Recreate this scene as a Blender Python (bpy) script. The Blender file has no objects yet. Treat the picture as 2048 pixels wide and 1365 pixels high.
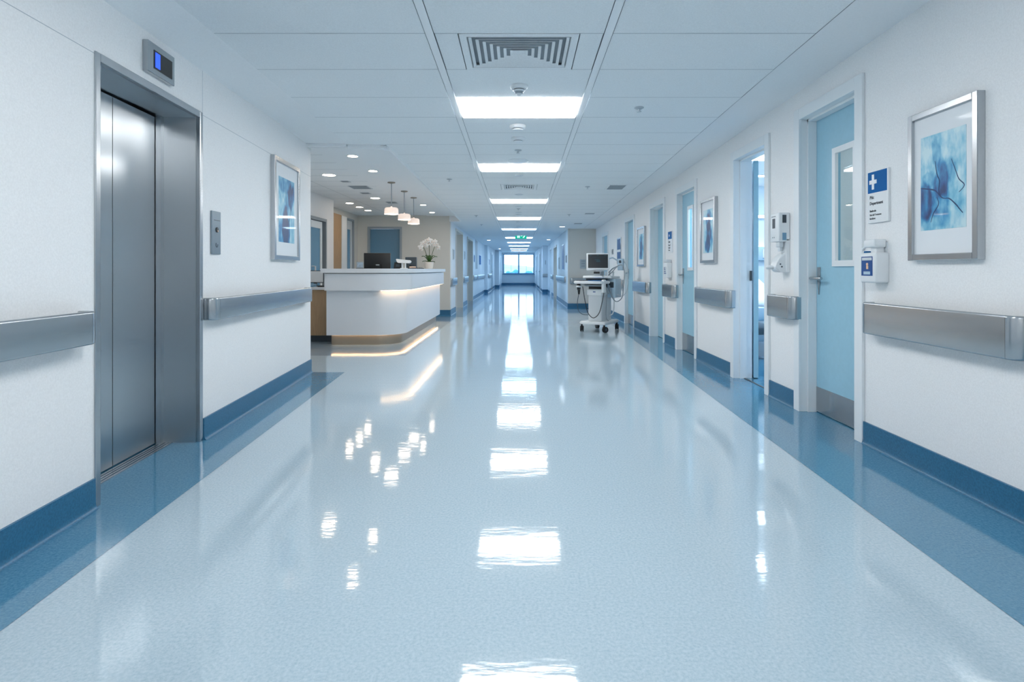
import bpy, bmesh, math, random
from mathutils import Vector, Matrix
random.seed(7)
PI = math.pi
S = bpy.context.scene
COL = S.collection

# ------------------------------------------------------------------ materials
def lin(c):
    return tuple((v/255/12.92 if v/255 <= .04045 else ((v/255+.055)/1.055)**2.4) for v in c)

def newmat(name):
    m = bpy.data.materials.new(name); m.use_nodes = True
    nt = m.node_tree
    return m, nt, nt.nodes['Principled BSDF']

def mat(name, c, rough=.5, metal=0., spec=.5, var=0., vscale=40., bump=0., bscale=200., coat=0., trans=0., stretch=None, rvar=0.):
    m, nt, b = newmat(name)
    N, L = nt.nodes, nt.links
    base = lin(c)
    b.inputs['Base Color'].default_value = (*base, 1)
    b.inputs['Roughness'].default_value = rough
    b.inputs['Metallic'].default_value = metal
    b.inputs['Specular IOR Level'].default_value = spec
    b.inputs['Coat Weight'].default_value = coat
    b.inputs['Coat Roughness'].default_value = .04
    b.inputs['Transmission Weight'].default_value = trans
    if var or bump or rvar:
        tc = N.new('ShaderNodeTexCoord'); mp = N.new('ShaderNodeMapping')
        L.new(tc.outputs['Object'], mp.inputs['Vector'])
        if stretch: mp.inputs['Scale'].default_value = stretch
    if var or rvar:
        n = N.new('ShaderNodeTexNoise'); n.inputs['Scale'].default_value = vscale
        n.inputs['Detail'].default_value = 4
        L.new(mp.outputs['Vector'], n.inputs['Vector'])
        if var:
            r = N.new('ShaderNodeValToRGB')
            r.color_ramp.elements[0].position = .3; r.color_ramp.elements[1].position = .7
            r.color_ramp.elements[0].color = (*[v*(1-var) for v in base], 1)
            r.color_ramp.elements[1].color = (*[min(1, v*(1+var)) for v in base], 1)
            L.new(n.outputs['Fac'], r.inputs['Fac']); L.new(r.outputs['Color'], b.inputs['Base Color'])
        if rvar:
            mr = N.new('ShaderNodeMapRange')
            mr.inputs['To Min'].default_value = rough-rvar; mr.inputs['To Max'].default_value = rough+rvar
            L.new(n.outputs['Fac'], mr.inputs['Value']); L.new(mr.outputs['Result'], b.inputs['Roughness'])
    if bump:
        n2 = N.new('ShaderNodeTexNoise'); n2.inputs['Scale'].default_value = bscale; n2.inputs['Detail'].default_value = 3
        bp = N.new('ShaderNodeBump'); bp.inputs['Strength'].default_value = bump; bp.inputs['Distance'].default_value = .002
        L.new(mp.outputs['Vector'], n2.inputs['Vector']); L.new(n2.outputs['Fac'], bp.inputs['Height'])
        L.new(bp.outputs['Normal'], b.inputs['Normal'])
    return m

def brushed(name, c, rough, horizontal):
    m, nt, b = newmat(name); N, L = nt.nodes, nt.links
    b.inputs['Base Color'].default_value = (*lin(c), 1); b.inputs['Metallic'].default_value = 1
    b.inputs['Roughness'].default_value = rough; b.inputs['Anisotropic'].default_value = .6 if horizontal else .95
    b.inputs['Anisotropic Rotation'].default_value = .25 if horizontal else 0
    t = N.new('ShaderNodeTangent'); t.direction_type = 'RADIAL'; t.axis = 'Z'
    L.new(t.outputs[0], b.inputs['Tangent'])
    tc = N.new('ShaderNodeTexCoord'); mp = N.new('ShaderNodeMapping'); n = N.new('ShaderNodeTexNoise')
    mp.inputs['Scale'].default_value = (2, 2, 160) if horizontal else (160, 160, 2)
    n.inputs['Scale'].default_value = 3; n.inputs['Detail'].default_value = 3
    mr = N.new('ShaderNodeMapRange'); mr.inputs['To Min'].default_value = rough-.03; mr.inputs['To Max'].default_value = rough+.03
    L.new(tc.outputs['Object'], mp.inputs['Vector']); L.new(mp.outputs['Vector'], n.inputs['Vector'])
    L.new(n.outputs['Fac'], mr.inputs['Value']); L.new(mr.outputs['Result'], b.inputs['Roughness'])
    return m

def emat(name, c, strength, base=None):
    m, nt, b = newmat(name)
    b.inputs['Base Color'].default_value = (*lin(base or c), 1)
    b.inputs['Emission Color'].default_value = (*lin(c), 1)
    b.inputs['Emission Strength'].default_value = strength
    return m

def glassmat(name, tint, refl=1.45, extra=0.):
    m = bpy.data.materials.new(name); m.use_nodes = True
    nt = m.node_tree; N, L = nt.nodes, nt.links
    N.remove(N['Principled BSDF']); out = N['Material Output']
    t = N.new('ShaderNodeBsdfTransparent'); t.inputs['Color'].default_value = (*lin(tint), 1)
    g = N.new('ShaderNodeBsdfGlossy'); g.inputs['Roughness'].default_value = .02
    f = N.new('ShaderNodeFresnel'); f.inputs['IOR'].default_value = refl
    mx = N.new('ShaderNodeMixShader')
    ge = N.new('ShaderNodeNewGeometry'); mi = N.new('ShaderNodeMapRange')
    mi.inputs['To Min'].default_value = refl; mi.inputs['To Max'].default_value = 1/refl
    L.new(ge.outputs['Backfacing'], mi.inputs['Value']); L.new(mi.outputs['Result'], f.inputs['IOR'])
    L.new(f.outputs[0], mx.inputs[0]); L.new(t.outputs[0], mx.inputs[1]); L.new(g.outputs[0], mx.inputs[2])
    L.new(mx.outputs[0], out.inputs['Surface'])
    return m

def floormat(name, c, c2, rough=.06):
    """glossy sheet vinyl with fine flecks"""
    m, nt, b = newmat(name); N, L = nt.nodes, nt.links
    tc = N.new('ShaderNodeTexCoord')
    n = N.new('ShaderNodeTexNoise'); n.inputs['Scale'].default_value = 95; n.inputs['Detail'].default_value = 5; n.inputs['Roughness'].default_value = .7
    L.new(tc.outputs['Object'], n.inputs['Vector'])
    r = N.new('ShaderNodeValToRGB')
    r.color_ramp.elements[0].position = .32; r.color_ramp.elements[1].position = .68
    r.color_ramp.elements[0].color = (*lin(c), 1); r.color_ramp.elements[1].color = (*lin(c2), 1)
    L.new(n.outputs['Fac'], r.inputs['Fac']); L.new(r.outputs['Color'], b.inputs['Base Color'])
    b.inputs['Roughness'].default_value = rough
    b.inputs['Specular IOR Level'].default_value = .62
    n2 = N.new('ShaderNodeTexNoise'); n2.inputs['Scale'].default_value = 14; n2.inputs['Detail'].default_value = 2
    n3 = N.new('ShaderNodeTexNoise'); n3.inputs['Scale'].default_value = 60; n3.inputs['Detail'].default_value = 2
    ad = N.new('ShaderNodeMath'); ad.operation = 'MULTIPLY_ADD'; ad.inputs[1].default_value = .28
    m2 = N.new('ShaderNodeMapping'); m2.inputs['Scale'].default_value = (.28, 1, 1)
    m3 = N.new('ShaderNodeMapping'); m3.inputs['Scale'].default_value = (.3, 1, 1)
    L.new(tc.outputs['Object'], m2.inputs['Vector']); L.new(tc.outputs['Object'], m3.inputs['Vector'])
    L.new(m2.outputs['Vector'], n2.inputs['Vector']); L.new(m3.outputs['Vector'], n3.inputs['Vector'])
    L.new(n3.outputs['Fac'], ad.inputs[0]); L.new(n2.outputs['Fac'], ad.inputs[2])
    bp = N.new('ShaderNodeBump'); bp.inputs['Strength'].default_value = .10; bp.inputs['Distance'].default_value = .006
    L.new(ad.outputs[0], bp.inputs['Height']); L.new(bp.outputs['Normal'], b.inputs['Normal'])
    return m

M = {}
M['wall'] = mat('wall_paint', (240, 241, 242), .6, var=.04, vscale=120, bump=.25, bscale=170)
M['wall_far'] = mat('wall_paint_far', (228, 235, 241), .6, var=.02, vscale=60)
M['wall_warm'] = mat('wall_paint_beige', (216, 213, 206), .6, var=.03, vscale=80)
M['wall_blue'] = mat('wall_paint_pale_blue', (220, 233, 241), .6)
M['seam'] = mat('seam', (184, 192, 199), .6)
M['tile'] = mat('ceiling_tile', (240, 243, 245), .8, var=.04, vscale=120, bump=.2, bscale=260)
M['tee'] = mat('ceiling_tee', (244, 246, 248), .45)
M['gap'] = mat('ceiling_gap', (150, 160, 168), .8)
M['soffit'] = mat('soffit', (240, 242, 244), .7, var=.02, vscale=90)
M['field'] = floormat('floor_field', (160, 183, 198), (189, 206, 216))
M['band'] = floormat('floor_band', (58, 118, 152), (92, 146, 176), .07)
M['base'] = mat('baseboard', (44, 106, 142), .35, var=.2, vscale=110)
M['steel'] = brushed('brushed_steel', (178, 183, 187), .24, True)
M['steel_door'] = brushed('brushed_steel_door', (200, 205, 209), .29, False)
M['steel_dark'] = mat('steel_shadow_gap', (22, 25, 28), .5, .3)
M['chrome'] = mat('satin_chrome', (176, 181, 186), .22, 1.)
M['alu'] = mat('aluminium_frame', (188, 192, 196), .25, 1.)
M['frame'] = mat('door_frame_paint', (234, 239, 242), .35)
M['leaf'] = mat('door_leaf_blue', (154, 199, 219), .4, var=.02, vscale=30)
M['leaf_deep'] = mat('door_leaf_deep_blue', (92, 136, 164), .4)
M['leaf_beige'] = mat('door_leaf_beige', (216, 211, 203), .45)
M['white'] = mat('white_plastic', (232, 236, 239), .3)
M['offwhite'] = mat('off_white_plastic', (210, 217, 222), .35)
M['fitting'] = mat('fitting_grey', (186, 195, 202), .4)
M['grey'] = mat('grey_plastic', (150, 160, 168), .4)
M['dgrey'] = mat('dark_grey_plastic', (62, 74, 84), .4)
M['black'] = mat('black_plastic', (18, 22, 26), .35)
M['rubber'] = mat('black_rubber', (20, 26, 31), .55)
M['blue'] = mat('sign_blue', (0, 98, 166), .6, spec=.2)
M['navy'] = mat('label_navy', (10, 74, 140), .35)
M['ink'] = mat('ink_grey', (70, 78, 86), .6)
M['skin'] = mat('label_icon', (225, 190, 160), .6)
M['paper'] = mat('mat_board', (232, 236, 240), .5, coat=.2)
M['counter'] = mat('counter_white', (223, 227, 232), .3)
M['plinth'] = mat('plinth_metal', (158, 150, 138), .35, .85)
M['wood'] = mat('light_oak', (176, 146, 112), .45, var=.10, vscale=8, stretch=(14, 14, .8))
M['led'] = emat('warm_led_strip', (255, 214, 168), 9)
M['led_low'] = emat('warm_led_strip_low', (255, 210, 160), 9)
M['screen'] = mat('screen_dark', (8, 26, 36), .3)
M['glass'] = glassmat('clear_glass', (240, 248, 252))
M['glass_pane'] = glassmat('window_glass', (236, 247, 255), 1.35)
M['glass_blue'] = mat('blue_glazing', (92, 152, 190), .08)
M['dark'] = mat('dark_void', (10, 13, 16), .9)
M['sheet'] = mat('bed_sheet', (226, 235, 242), .8, bump=.2, bscale=20)
M['bedframe'] = mat('bed_frame_grey', (150, 172, 186), .4)
M['leafgreen'] = mat('orchid_leaf', (52, 92, 40), .4)
M['stem'] = mat('orchid_stem', (78, 96, 62), .5)
M['petal'] = mat('orchid_petal', (245, 243, 240), .6)
M['lip'] = mat('orchid_lip', (232, 206, 190), .6)
M['pot'] = mat('ceramic_pot', (232, 228, 222), .3)
M['bluestrip'] = mat('blue_pad', (40, 112, 178), .15)
M['bluewhite'] = mat('pale_blue_plastic', (180, 205, 222), .35)
M['green'] = emat('exit_green', (0, 158, 128), .9)
M['exitwhite'] = emat('exit_white', (225, 255, 248), .8)
M['red'] = emat('exit_red', (200, 90, 80), .35)
M['winframe'] = mat('window_frame_blue', (112, 156, 186), .4)

def panelmat(name, c, s): return emat(name, c, s)
PANEL_S = 15.0
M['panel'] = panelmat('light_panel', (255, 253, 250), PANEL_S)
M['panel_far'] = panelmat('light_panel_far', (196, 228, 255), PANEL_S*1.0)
M['down_warm'] = emat('warm_downlight', (255, 232, 206), 34)
M['down_cool'] = emat('cool_downlight', (235, 245, 255), 12)
M['pend'] = emat('pendant_shade', (255, 228, 212), .4, (236, 222, 212))
M['pend_glow'] = emat('pendant_diffuser', (255, 236, 214), 14)
M['disp_blue'] = emat('indicator_blue', (40, 80, 235), 1.1)
M['room_panel'] = emat('room_light', (226, 242, 255), 34)

# ------------------------------------------------------------------ mesh builder
class MB:
    def __init__(s): s.bm = bmesh.new()
    def box(s, x0, x1, y0, y1, z0, z1, bev=0, seg=2):
        m = Matrix.Translation(((x0+x1)/2, (y0+y1)/2, (z0+z1)/2)) @ Matrix.Diagonal((abs(x1-x0), abs(y1-y0), abs(z1-z0), 1))
        r = bmesh.ops.create_cube(s.bm, size=1, matrix=m)
        if bev:
            es = set()
            for v in r['verts']: es.update(v.link_edges)
            bmesh.ops.bevel(s.bm, geom=list(es), offset=bev, segments=seg, affect='EDGES', profile=.5)
        return s
    def quad(s, *pts):
        s.bm.faces.new([s.bm.verts.new(p) for p in pts]); return s
    def cyl(s, p0, p1, r0, r1=None, seg=20, caps=True):
        r1 = r0 if r1 is None else r1
        p0, p1 = Vector(p0), Vector(p1); d = (p1-p0).normalized()
        a = d.orthogonal().normalized(); b = d.cross(a)
        R0 = [s.bm.verts.new(p0+(a*math.cos(2*PI*i/seg)+b*math.sin(2*PI*i/seg))*r0) for i in range(seg)]
        R1 = [s.bm.verts.new(p1+(a*math.cos(2*PI*i/seg)+b*math.sin(2*PI*i/seg))*r1) for i in range(seg)]
        for i in range(seg):
            j = (i+1) % seg; s.bm.faces.new((R0[i], R0[j], R1[j], R1[i]))
        if caps: s.bm.faces.new(R0[::-1]); s.bm.faces.new(R1)
        return s
    def tube(s, pts, r, seg=10):
        pts = [Vector(p) for p in pts]; n = len(pts); rings = []
        t0 = (pts[1]-pts[0]).normalized(); a = t0.orthogonal().normalized()
        for i, p in enumerate(pts):
            t = (pts[min(i+1, n-1)]-pts[max(i-1, 0)]).normalized()
            a = (a-t*a.dot(t)).normalized(); b = t.cross(a)
            rr = r[i] if isinstance(r, (list, tuple)) else r
            rings.append([s.bm.verts.new(p+(a*math.cos(2*PI*k/seg)+b*math.sin(2*PI*k/seg))*rr) for k in range(seg)])
        for A, B in zip(rings, rings[1:]):
            for k in range(seg):
                j = (k+1) % seg; s.bm.faces.new((A[k], A[j], B[j], B[k]))
        s.bm.faces.new(rings[0][::-1]); s.bm.faces.new(rings[-1])
        return s
    def lathe(s, prof, c=(0, 0, 0), seg=28, axis='z'):
        rings = []
        for r, z in prof:
            ring = []
            for k in range(seg):
                a = 2*PI*k/seg
                if axis == 'z': p = (c[0]+r*math.cos(a), c[1]+r*math.sin(a), c[2]+z)
                else: p = (c[0]+r*math.cos(a), c[1]+z, c[2]+r*math.sin(a))
                ring.append(s.bm.verts.new(p))
            rings.append(ring)
        for A, B in zip(rings, rings[1:]):
            for k in range(seg):
                j = (k+1) % seg; s.bm.faces.new((A[k], A[j], B[j], B[k]))
        s.bm.faces.new(rings[0][::-1]); s.bm.faces.new(rings[-1])
        return s
    def sphere(s, c, r, sx=1, sy=1, sz=1, u=16, v=10, rot=None):
        m = Matrix.Translation(c)
        if rot is not None: m = m @ rot
        bmesh.ops.create_uvsphere(s.bm, u_segments=u, v_segments=v, radius=r, matrix=m @ Matrix.Diagonal((sx, sy, sz, 1)))
        return s
    def sweep(s, section, path):
        """section: (n, z) closed loop; path: list of (x, y, nx, ny) – n is the outward side"""
        rings = [[s.bm.verts.new((x+nx*n, y+ny*n, z)) for n, z in section] for x, y, nx, ny in path]
        k = len(section)
        for A, B in zip(rings, rings[1:]):
            for i in range(k):
                j = (i+1) % k; s.bm.faces.new((A[i], A[j], B[j], B[i]))
        s.bm.faces.new(rings[0][::-1]); s.bm.faces.new(rings[-1])
        return s
    def prism(s, poly, z0, z1, axis='z'):
        """extruded polygon; axis x: poly is (y, z)"""
        f = (lambda p, h: (p[0], p[1], h)) if axis == 'z' else ((lambda p, h: (h, p[0], p[1])) if axis == 'x' else (lambda p, h: (p[0], h, p[1])))
        A = [s.bm.verts.new(f(p, z0)) for p in poly]; B = [s.bm.verts.new(f(p, z1)) for p in poly]
        n = len(poly)
        for i in range(n):
            j = (i+1) % n; s.bm.faces.new((A[i], A[j], B[j], B[i]))
        s.bm.faces.new(A[::-1]); s.bm.faces.new(B)
        return s
    def ribbon(s, A, B, z0, z1):
        """solid between two plan polylines of equal length"""
        V = lambda P, z: [s.bm.verts.new((p[0], p[1], z)) for p in P]
        a0, a1, b0, b1 = V(A, z0), V(A, z1), V(B, z0), V(B, z1)
        for i in range(len(A)-1):
            for q in ((a0[i], a0[i+1], a1[i+1], a1[i]), (b0[i+1], b0[i], b1[i], b1[i+1]),
                      (a1[i], a1[i+1], b1[i+1], b1[i]), (a0[i+1], a0[i], b0[i], b0[i+1])):
                s.bm.faces.new(q)
        s.bm.faces.new((a0[0], a1[0], b1[0], b0[0])); s.bm.faces.new((a0[-1], b0[-1], b1[-1], a1[-1]))
        return s
    def xf(s, m):
        bmesh.ops.transform(s.bm, matrix=m, verts=s.bm.verts); return s
    def build(s, name, m, parent=None, smooth=None, loc=None):
        bmesh.ops.recalc_face_normals(s.bm, faces=s.bm.faces)
        me = bpy.data.meshes.new(name); s.bm.to_mesh(me); s.bm.free()
        me.materials.append(m)
        if smooth:
            for p in me.polygons: p.use_smooth = True
            me.set_sharp_from_angle(angle=math.radians(smooth))
        o = bpy.data.objects.new(name, me); COL.objects.link(o)
        if parent is not None: o.parent = parent
        if loc: o.location = loc
        return o

def tag(o, label=None, cat=None, group=None, kind=None):
    if label: o['label'] = label
    if cat: o['category'] = cat
    if group: o['group'] = group
    if kind: o['kind'] = kind
    return o

def thing(name, label, cat, loc=(0, 0, 0), rz=0., group=None, kind=None):
    o = bpy.data.objects.new(name, None); COL.objects.link(o)
    o.empty_display_size = .05
    o.location = loc; o.rotation_euler = (0, 0, rz)
    return tag(o, label, cat, group, kind)

def copy_thing(root, loc, rz=None, label=None):
    r = root.copy(); COL.objects.link(r); r.location = loc
    if rz is not None: r.rotation_euler = (0, 0, rz)
    if label: r['label'] = label
    def rec(a, b):
        for ch in list(a.children):
            c = ch.copy(); COL.objects.link(c); c.parent = b; rec(ch, c)
    rec(root, r)
    return r

def struct(name, mb, m, label, cat, smooth=None):
    return tag(mb.build(name, m, None, smooth), label, cat, None, 'structure')

def text(name, body, size, m, parent, loc, bold=False, align='LEFT', depth=.0006, rx=PI/2):
    cu = bpy.data.curves.new(name, 'FONT'); cu.body = body; cu.size = size; cu.align_x = align; cu.extrude = depth
    if bold: cu.offset = size*.02
    t = bpy.data.objects.new(name, cu); COL.objects.link(t)
    bpy.context.view_layer.update()
    me = bpy.data.meshes.new_from_object(t.evaluated_get(bpy.context.evaluated_depsgraph_get()))
    bpy.data.objects.remove(t); bpy.data.curves.remove(cu)
    me.transform(Matrix.Rotation(rx, 4, 'X'))
    me.materials.clear(); me.materials.append(m); me.name = name
    o = bpy.data.objects.new(name, me); COL.objects.link(o); o.parent = parent; o.location = loc
    return o

# ------------------------------------------------------------------ place frame
EYE = 1.1
CH = [(-8, 1.53), (0, 1.49), (3, 1.405), (4.5, 1.36), (7, 1.287), (10, 1.225), (13, 1.187), (16, 1.17), (30, 1.18), (42, 1.27), (46, 1.28)]
def zc(d):
    """ceiling height above the floor at depth d (the ceiling falls gently along the corridor)"""
    for (a, ha), (b, hb) in zip(CH, CH[1:]):
        if d <= b: return EYE+ha+(hb-ha)*(d-a)/(b-a)
    return EYE+CH[-1][1]
KX = .079
ARW = PI/2+math.atan(KX)           # heading of things on the lift wall
RZR, RZL = -PI/2, PI/2             # on the ward wall / on the far west wall
XR = 2.19
def LW(d, n=0., z=0.):             # point on the lift wall, n metres out into the corridor
    return (-(1.749+KX*d)+n*.9969, d+n*.0788, z)
def lwd(d, n=0.):
    p = LW(d, n); return p
XF, XN = -1.65, 1.40               # far corridor walls

# ------------------------------------------------------------------ floor
struct('floor', MB().box(-5, 6.3, -6.2, 42.3, -.1, 0), M['field'], 'glossy pale blue speckled vinyl corridor floor', 'floor')
b = MB()
zb = .0012
pts = []
b.quad((*LW(-6)[:2], zb), (*LW(6.17)[:2], zb), (-1.87, 6.17, zb), (-1.06, -6, zb))
b.quad((*LW(2.66)[:2], zb), (*LW(2.66, -.3)[:2], zb), (*LW(3.70, -.3)[:2], zb), (*LW(3.7)[:2], zb))
struct('floor_border_west', b, M['band'], 'dark blue floor border along the lift wall', 'floor border')
b = MB()
b.quad((1.29, -6, zb), (2.37, -6, zb), (2.37, 16.4, zb), (1.93, 16.4, zb), (1.85, 10.5, zb), (1.55, 1.6, zb))
struct('floor_border_east', b, M['band'], 'dark blue floor border along the ward door wall', 'floor border')
b = MB()
b.quad((XF, 13.75, zb), (XF, 27.5, zb), (-1.28, 27.5, zb), (-1.28, 13.4, zb), (-2.0, 13.4, zb), (-2.0, 13.75, zb))
b.quad((-1.5, 27.5, zb), (-1.5, 36, zb), (-1.15, 36, zb), (-1.15, 27.5, zb))
b.quad((-1.25, 36, zb), (-1.25, 42, zb), (-.95, 42, zb), (-.95, 36, zb))
struct('floor_border_far_west', b, M['band'], 'dark blue floor border along the far beige door recesses', 'floor border')
b = MB()
b.quad((XN, 16.4, zb), (XN, 28, zb), (1.05, 28, zb), (1.05, 16, zb), (2.1, 16, zb), (2.1, 16.4, zb))
b.quad((1.15, 28, zb), (1.15, 42, zb), (.85, 42, zb), (.85, 28, zb))
b.quad((-.95, 41.6, zb), (-.95, 42, zb), (.85, 42, zb), (.85, 41.6, zb))
struct('floor_border_far_east', b, M['band'], 'dark blue floor border around the far stub walls', 'floor border')
b = MB().quad((2.37, 4.7, zb), (6.1, 4.7, zb), (6.1, 9.3, zb), (2.37, 9.3, zb))
struct('floor_ward', b, M['band'], 'dark blue floor of the ward room with the bed', 'floor')
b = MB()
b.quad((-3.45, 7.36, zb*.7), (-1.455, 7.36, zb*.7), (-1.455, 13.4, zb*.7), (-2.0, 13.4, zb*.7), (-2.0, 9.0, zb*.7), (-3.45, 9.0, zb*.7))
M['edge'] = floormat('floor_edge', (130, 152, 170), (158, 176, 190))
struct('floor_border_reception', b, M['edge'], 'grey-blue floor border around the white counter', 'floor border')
# ------------------------------------------------------------------ walls
def boxes_with_openings(b, a0, a1, z1, opens, put):
    cur = a0
    for (p, q, h) in sorted(opens):
        put(b, cur, p, 0, z1); put(b, p, q, h, z1); cur = q
    put(b, cur, a1, 0, z1)

TOP = 2.72
b = MB()
def put_l(bb, a, c, z0, z1):
    P = [LW(a, 0), LW(c, 0), LW(c, -.34), LW(a, -.34)]
    bb.prism([(p[0], p[1]) for p in P], z0, z1)
EL0, EL1, ELH = 2.655, 3.695, 2.10
boxes_with_openings(b, -6, 6.17, TOP, [(EL0, EL1, ELH)], put_l)
struct('wall_west', b, M['wall'], 'white textured corridor wall holding the lift', 'wall')
# joints of the wall panels
b = MB()
def strip_l(a, c, z0, z1, t=.0008):
    P = [LW(a, t), LW(c, t), LW(c, -.01), LW(a, -.01)]
    b.prism([(p[0], p[1]) for p in P], z0, z1)
strip_l(-6, 2.655, 2.098, 2.101); strip_l(3.705, 6.165, 2.098, 2.101); strip_l(3.708, 3.711, 2.101, 2.5)
struct('trim_1', b, M['seam'], 'thin panel joint lines on the lift wall', 'trim')

DOORS = [(3.64, 4.546, 2.35), (5.007, 5.91, 2.295), (7.05, 8.0, 2.22), (8.6, 9.61, 2.19), (10.86, 11.88, 2.15), (14.07, 15.1, 2.04)]
b = MB()
put_r = lambda bb, a, c, z0, z1: bb.box(XR, XR+.18, a, c, z0, z1)
boxes_with_openings(b, -6, 16.6, TOP, [(p+.02, q-.02, h-.02) for p, q, h in DOORS], put_r)
struct('wall_east', b, M['wall'], 'white textured corridor wall with the pale blue ward doors', 'wall')
b = MB().box(XN, XR, 16.4, 16.6, 0, TOP)
struct('wall_stub', b, M['wall_warm'], 'greige stub wall facing the corridor behind the medical cart', 'wall')
FR_OPEN = [(21.2, 23.0, 2.02), (24.6, 25.8, 2.05)]
b = MB()
boxes_with_openings(b, 16.6, 28, TOP, [(p+.02, q-.02, h-.02) for p, q, h in FR_OPEN], lambda bb, a, c, z0, z1: bb.box(XN, XN+.3, a, c, z0, z1))
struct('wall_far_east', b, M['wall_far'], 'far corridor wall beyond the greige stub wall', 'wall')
b = MB().box(1.15, XN+.3, 28, 28.2, 0, TOP)
struct('wall_far_stub', b, M['wall_far'], 'narrow blue-grey stub wall near the end window', 'wall')
b = MB().box(1.15, 1.4, 28.2, 42, 0, TOP)
struct('wall_end_east', b, M['wall_far'], 'last corridor wall east of the end window', 'wall')
FL_OPEN = [(14.94, 16.79, 2.18), (18.25, 20.4, 2.16)]
b = MB()
boxes_with_openings(b, 13.95, 27.5, TOP, [(p+.02, q-.02, h-.02) for p, q, h in FL_OPEN], lambda bb, a, c, z0, z1: bb.box(XF-.42, XF, a, c, z0, z1))
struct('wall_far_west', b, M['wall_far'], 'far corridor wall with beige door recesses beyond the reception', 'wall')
b = MB().box(XF-.42, -1.5, 27.5, 27.9, 0, TOP); b.box(-1.92, -1.5, 27.9, 36, 0, TOP); b.box(-1.9, -1.25, 36, 36.3, 0, TOP); b.box(-1.6, -1.25, 36.3, 42, 0, TOP)
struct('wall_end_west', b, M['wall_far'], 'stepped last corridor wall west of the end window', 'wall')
b = MB(); W0, W1, WZ0, WZ1 = -1.14, 1.10, .80, 2.26
b.box(-1.6, W0, 42, 42.25, 0, TOP); b.box(W1, 1.4, 42, 42.25, 0, TOP); b.box(W0, W1, 42, 42.25, 0, WZ0); b.box(W0, W1, 42, 42.25, WZ1, TOP)
struct('wall_end', b, M['wall_far'], 'end wall of the corridor around the big window', 'wall')
struct('wall_behind', MB().box(-2.6, 2.6, -6.2, -6, 0, TOP), M['wall'], 'wall closing the corridor behind the viewer', 'wall')
# reception walls
X1, X2, YB = -3.45, -3.85, 13.75
RECZ = EYE+1.30
p = LW(6.17)
b = MB().box(-4.3, p[0]-.33, 6.0, 6.165, 0, TOP)
struct('wall_reception_front', b, M['wall'], 'reception wall backing the lift wall corner', 'wall')
b = MB(); b.box(X1-.2, X1, 6.1, 9.43, 0, TOP); b.box(X1-.2, X1, 10.27, 10.7, 0, TOP); b.box(X1-.2, X1, 9.43, 10.27, 2.0, TOP)
struct('wall_reception_side', b, M['wall'], 'white reception side wall with a glazed door', 'wall')
b = MB(); b.box(X2-.2, X2, 10.5, 12.80, 0, TOP); b.box(X2-.2, X2, 13.36, YB+.2, 0, TOP); b.box(X2-.2, X2, 12.80, 13.36, 2.26, TOP)
struct('wall_reception_niche', b, M['wall_warm'], 'recessed reception wall with oak panel and glazed door', 'wall')
b = MB(); BD0, BD1, BDH = -3.62, -2.80, 2.13
boxes_with_openings(b, X2-.2, XF, TOP, [(BD0+.02, BD1-.02, BDH-.02)], lambda bb, a, c, z0, z1: bb.box(a, c, YB, YB+.2, z0, z1))
struct('wall_reception_back', b, M['wall_warm'], 'beige back wall behind the reception counter', 'wall')
# rooms behind the ward doors
b = MB(); b.box(6.1, 6.3, 4.6, 9.5, 0, TOP); b.box(2.37, 6.1, 9.3, 9.5, 0, TOP); b.box(2.37, 6.1, 4.6, 4.72, 0, TOP)
struct('wall_ward', b, M['wall_blue'], 'pale blue walls of the ward room', 'wall')
b = MB(); b.box(5, 5.2, 2.4, 4.6, 0, TOP); b.box(2.37, 5.1, 2.3, 2.42, 0, TOP); b.box(2.37, 5.1, 4.55, 4.6, 0, TOP)
struct('wall_side_room', b, M['wall'], 'pale walls of the room behind the closest ward door', 'wall')
struct('roof', MB().box(-5, 6.4, -6.4, 42.4, TOP, TOP+.1), M['gap'], 'slab above the ceilings', 'roof')

# ------------------------------------------------------------------ ceiling
LIGHTS = [(-3.6, -3.1), (-.9, -.4), (1.85, 2.35), (4.53, 5.06), (6.98, 7.44), (9.99, 10.48), (13.0, 13.5), (16.3, 16.82), (20.7, 21.25), (24.5, 25.05), (28.0, 28.5), (32.8, 33.3), (37.3, 37.8)]
rows = [-6, -5.4, -4.8, -4.2, -3.6, -3.1, -2.55, -2.0, -1.45, -.9, -.4, .16, .72, 1.28, 1.85, 2.35, 2.86, 3.387, 3.947, 4.53, 5.06, 5.57, 6.035, 6.50, 6.98, 7.44, 7.93, 8.44, 8.95, 9.47, 9.99]
for (a0, a1), (b0, b1) in zip(LIGHTS[5:], LIGHTS[6:]+[(42, 0)]):
    n = max(1, round((b0-a1)/.5)); rows.append(a1)
    rows += [a1+(b0-a1)*i/n for i in range(1, n+1)]
VENT_ROWS = {3.387: .36, 8.44: .27}
light_starts = {a for a, _ in LIGHTS}
def left_edge(d):
    if d < 6.02: return -1.80
    if d < 13.9: return -1.40
    if d < 27.4: return XF
    return -1.5 if d < 35.9 else -1.25
def right_edge(d):
    if d < 16.35: return 1.75+.006*max(0, d-4)
    return XN if d < 27.95 else 1.15
def strip(b, x0, x1, d0, d1, dz=0., gap=.004, gx=.0):
    if x1-x0 < .02: return
    za, zb_ = zc(d0)+dz, zc(d1)+dz
    b.quad((x0+gx, d0+gap, za), (x1-gx, d0+gap, za), (x1-gx, d1-gap, zb_), (x0+gx, d1-gap, zb_))
bt, be, bg = MB(), MB(), MB()
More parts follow.
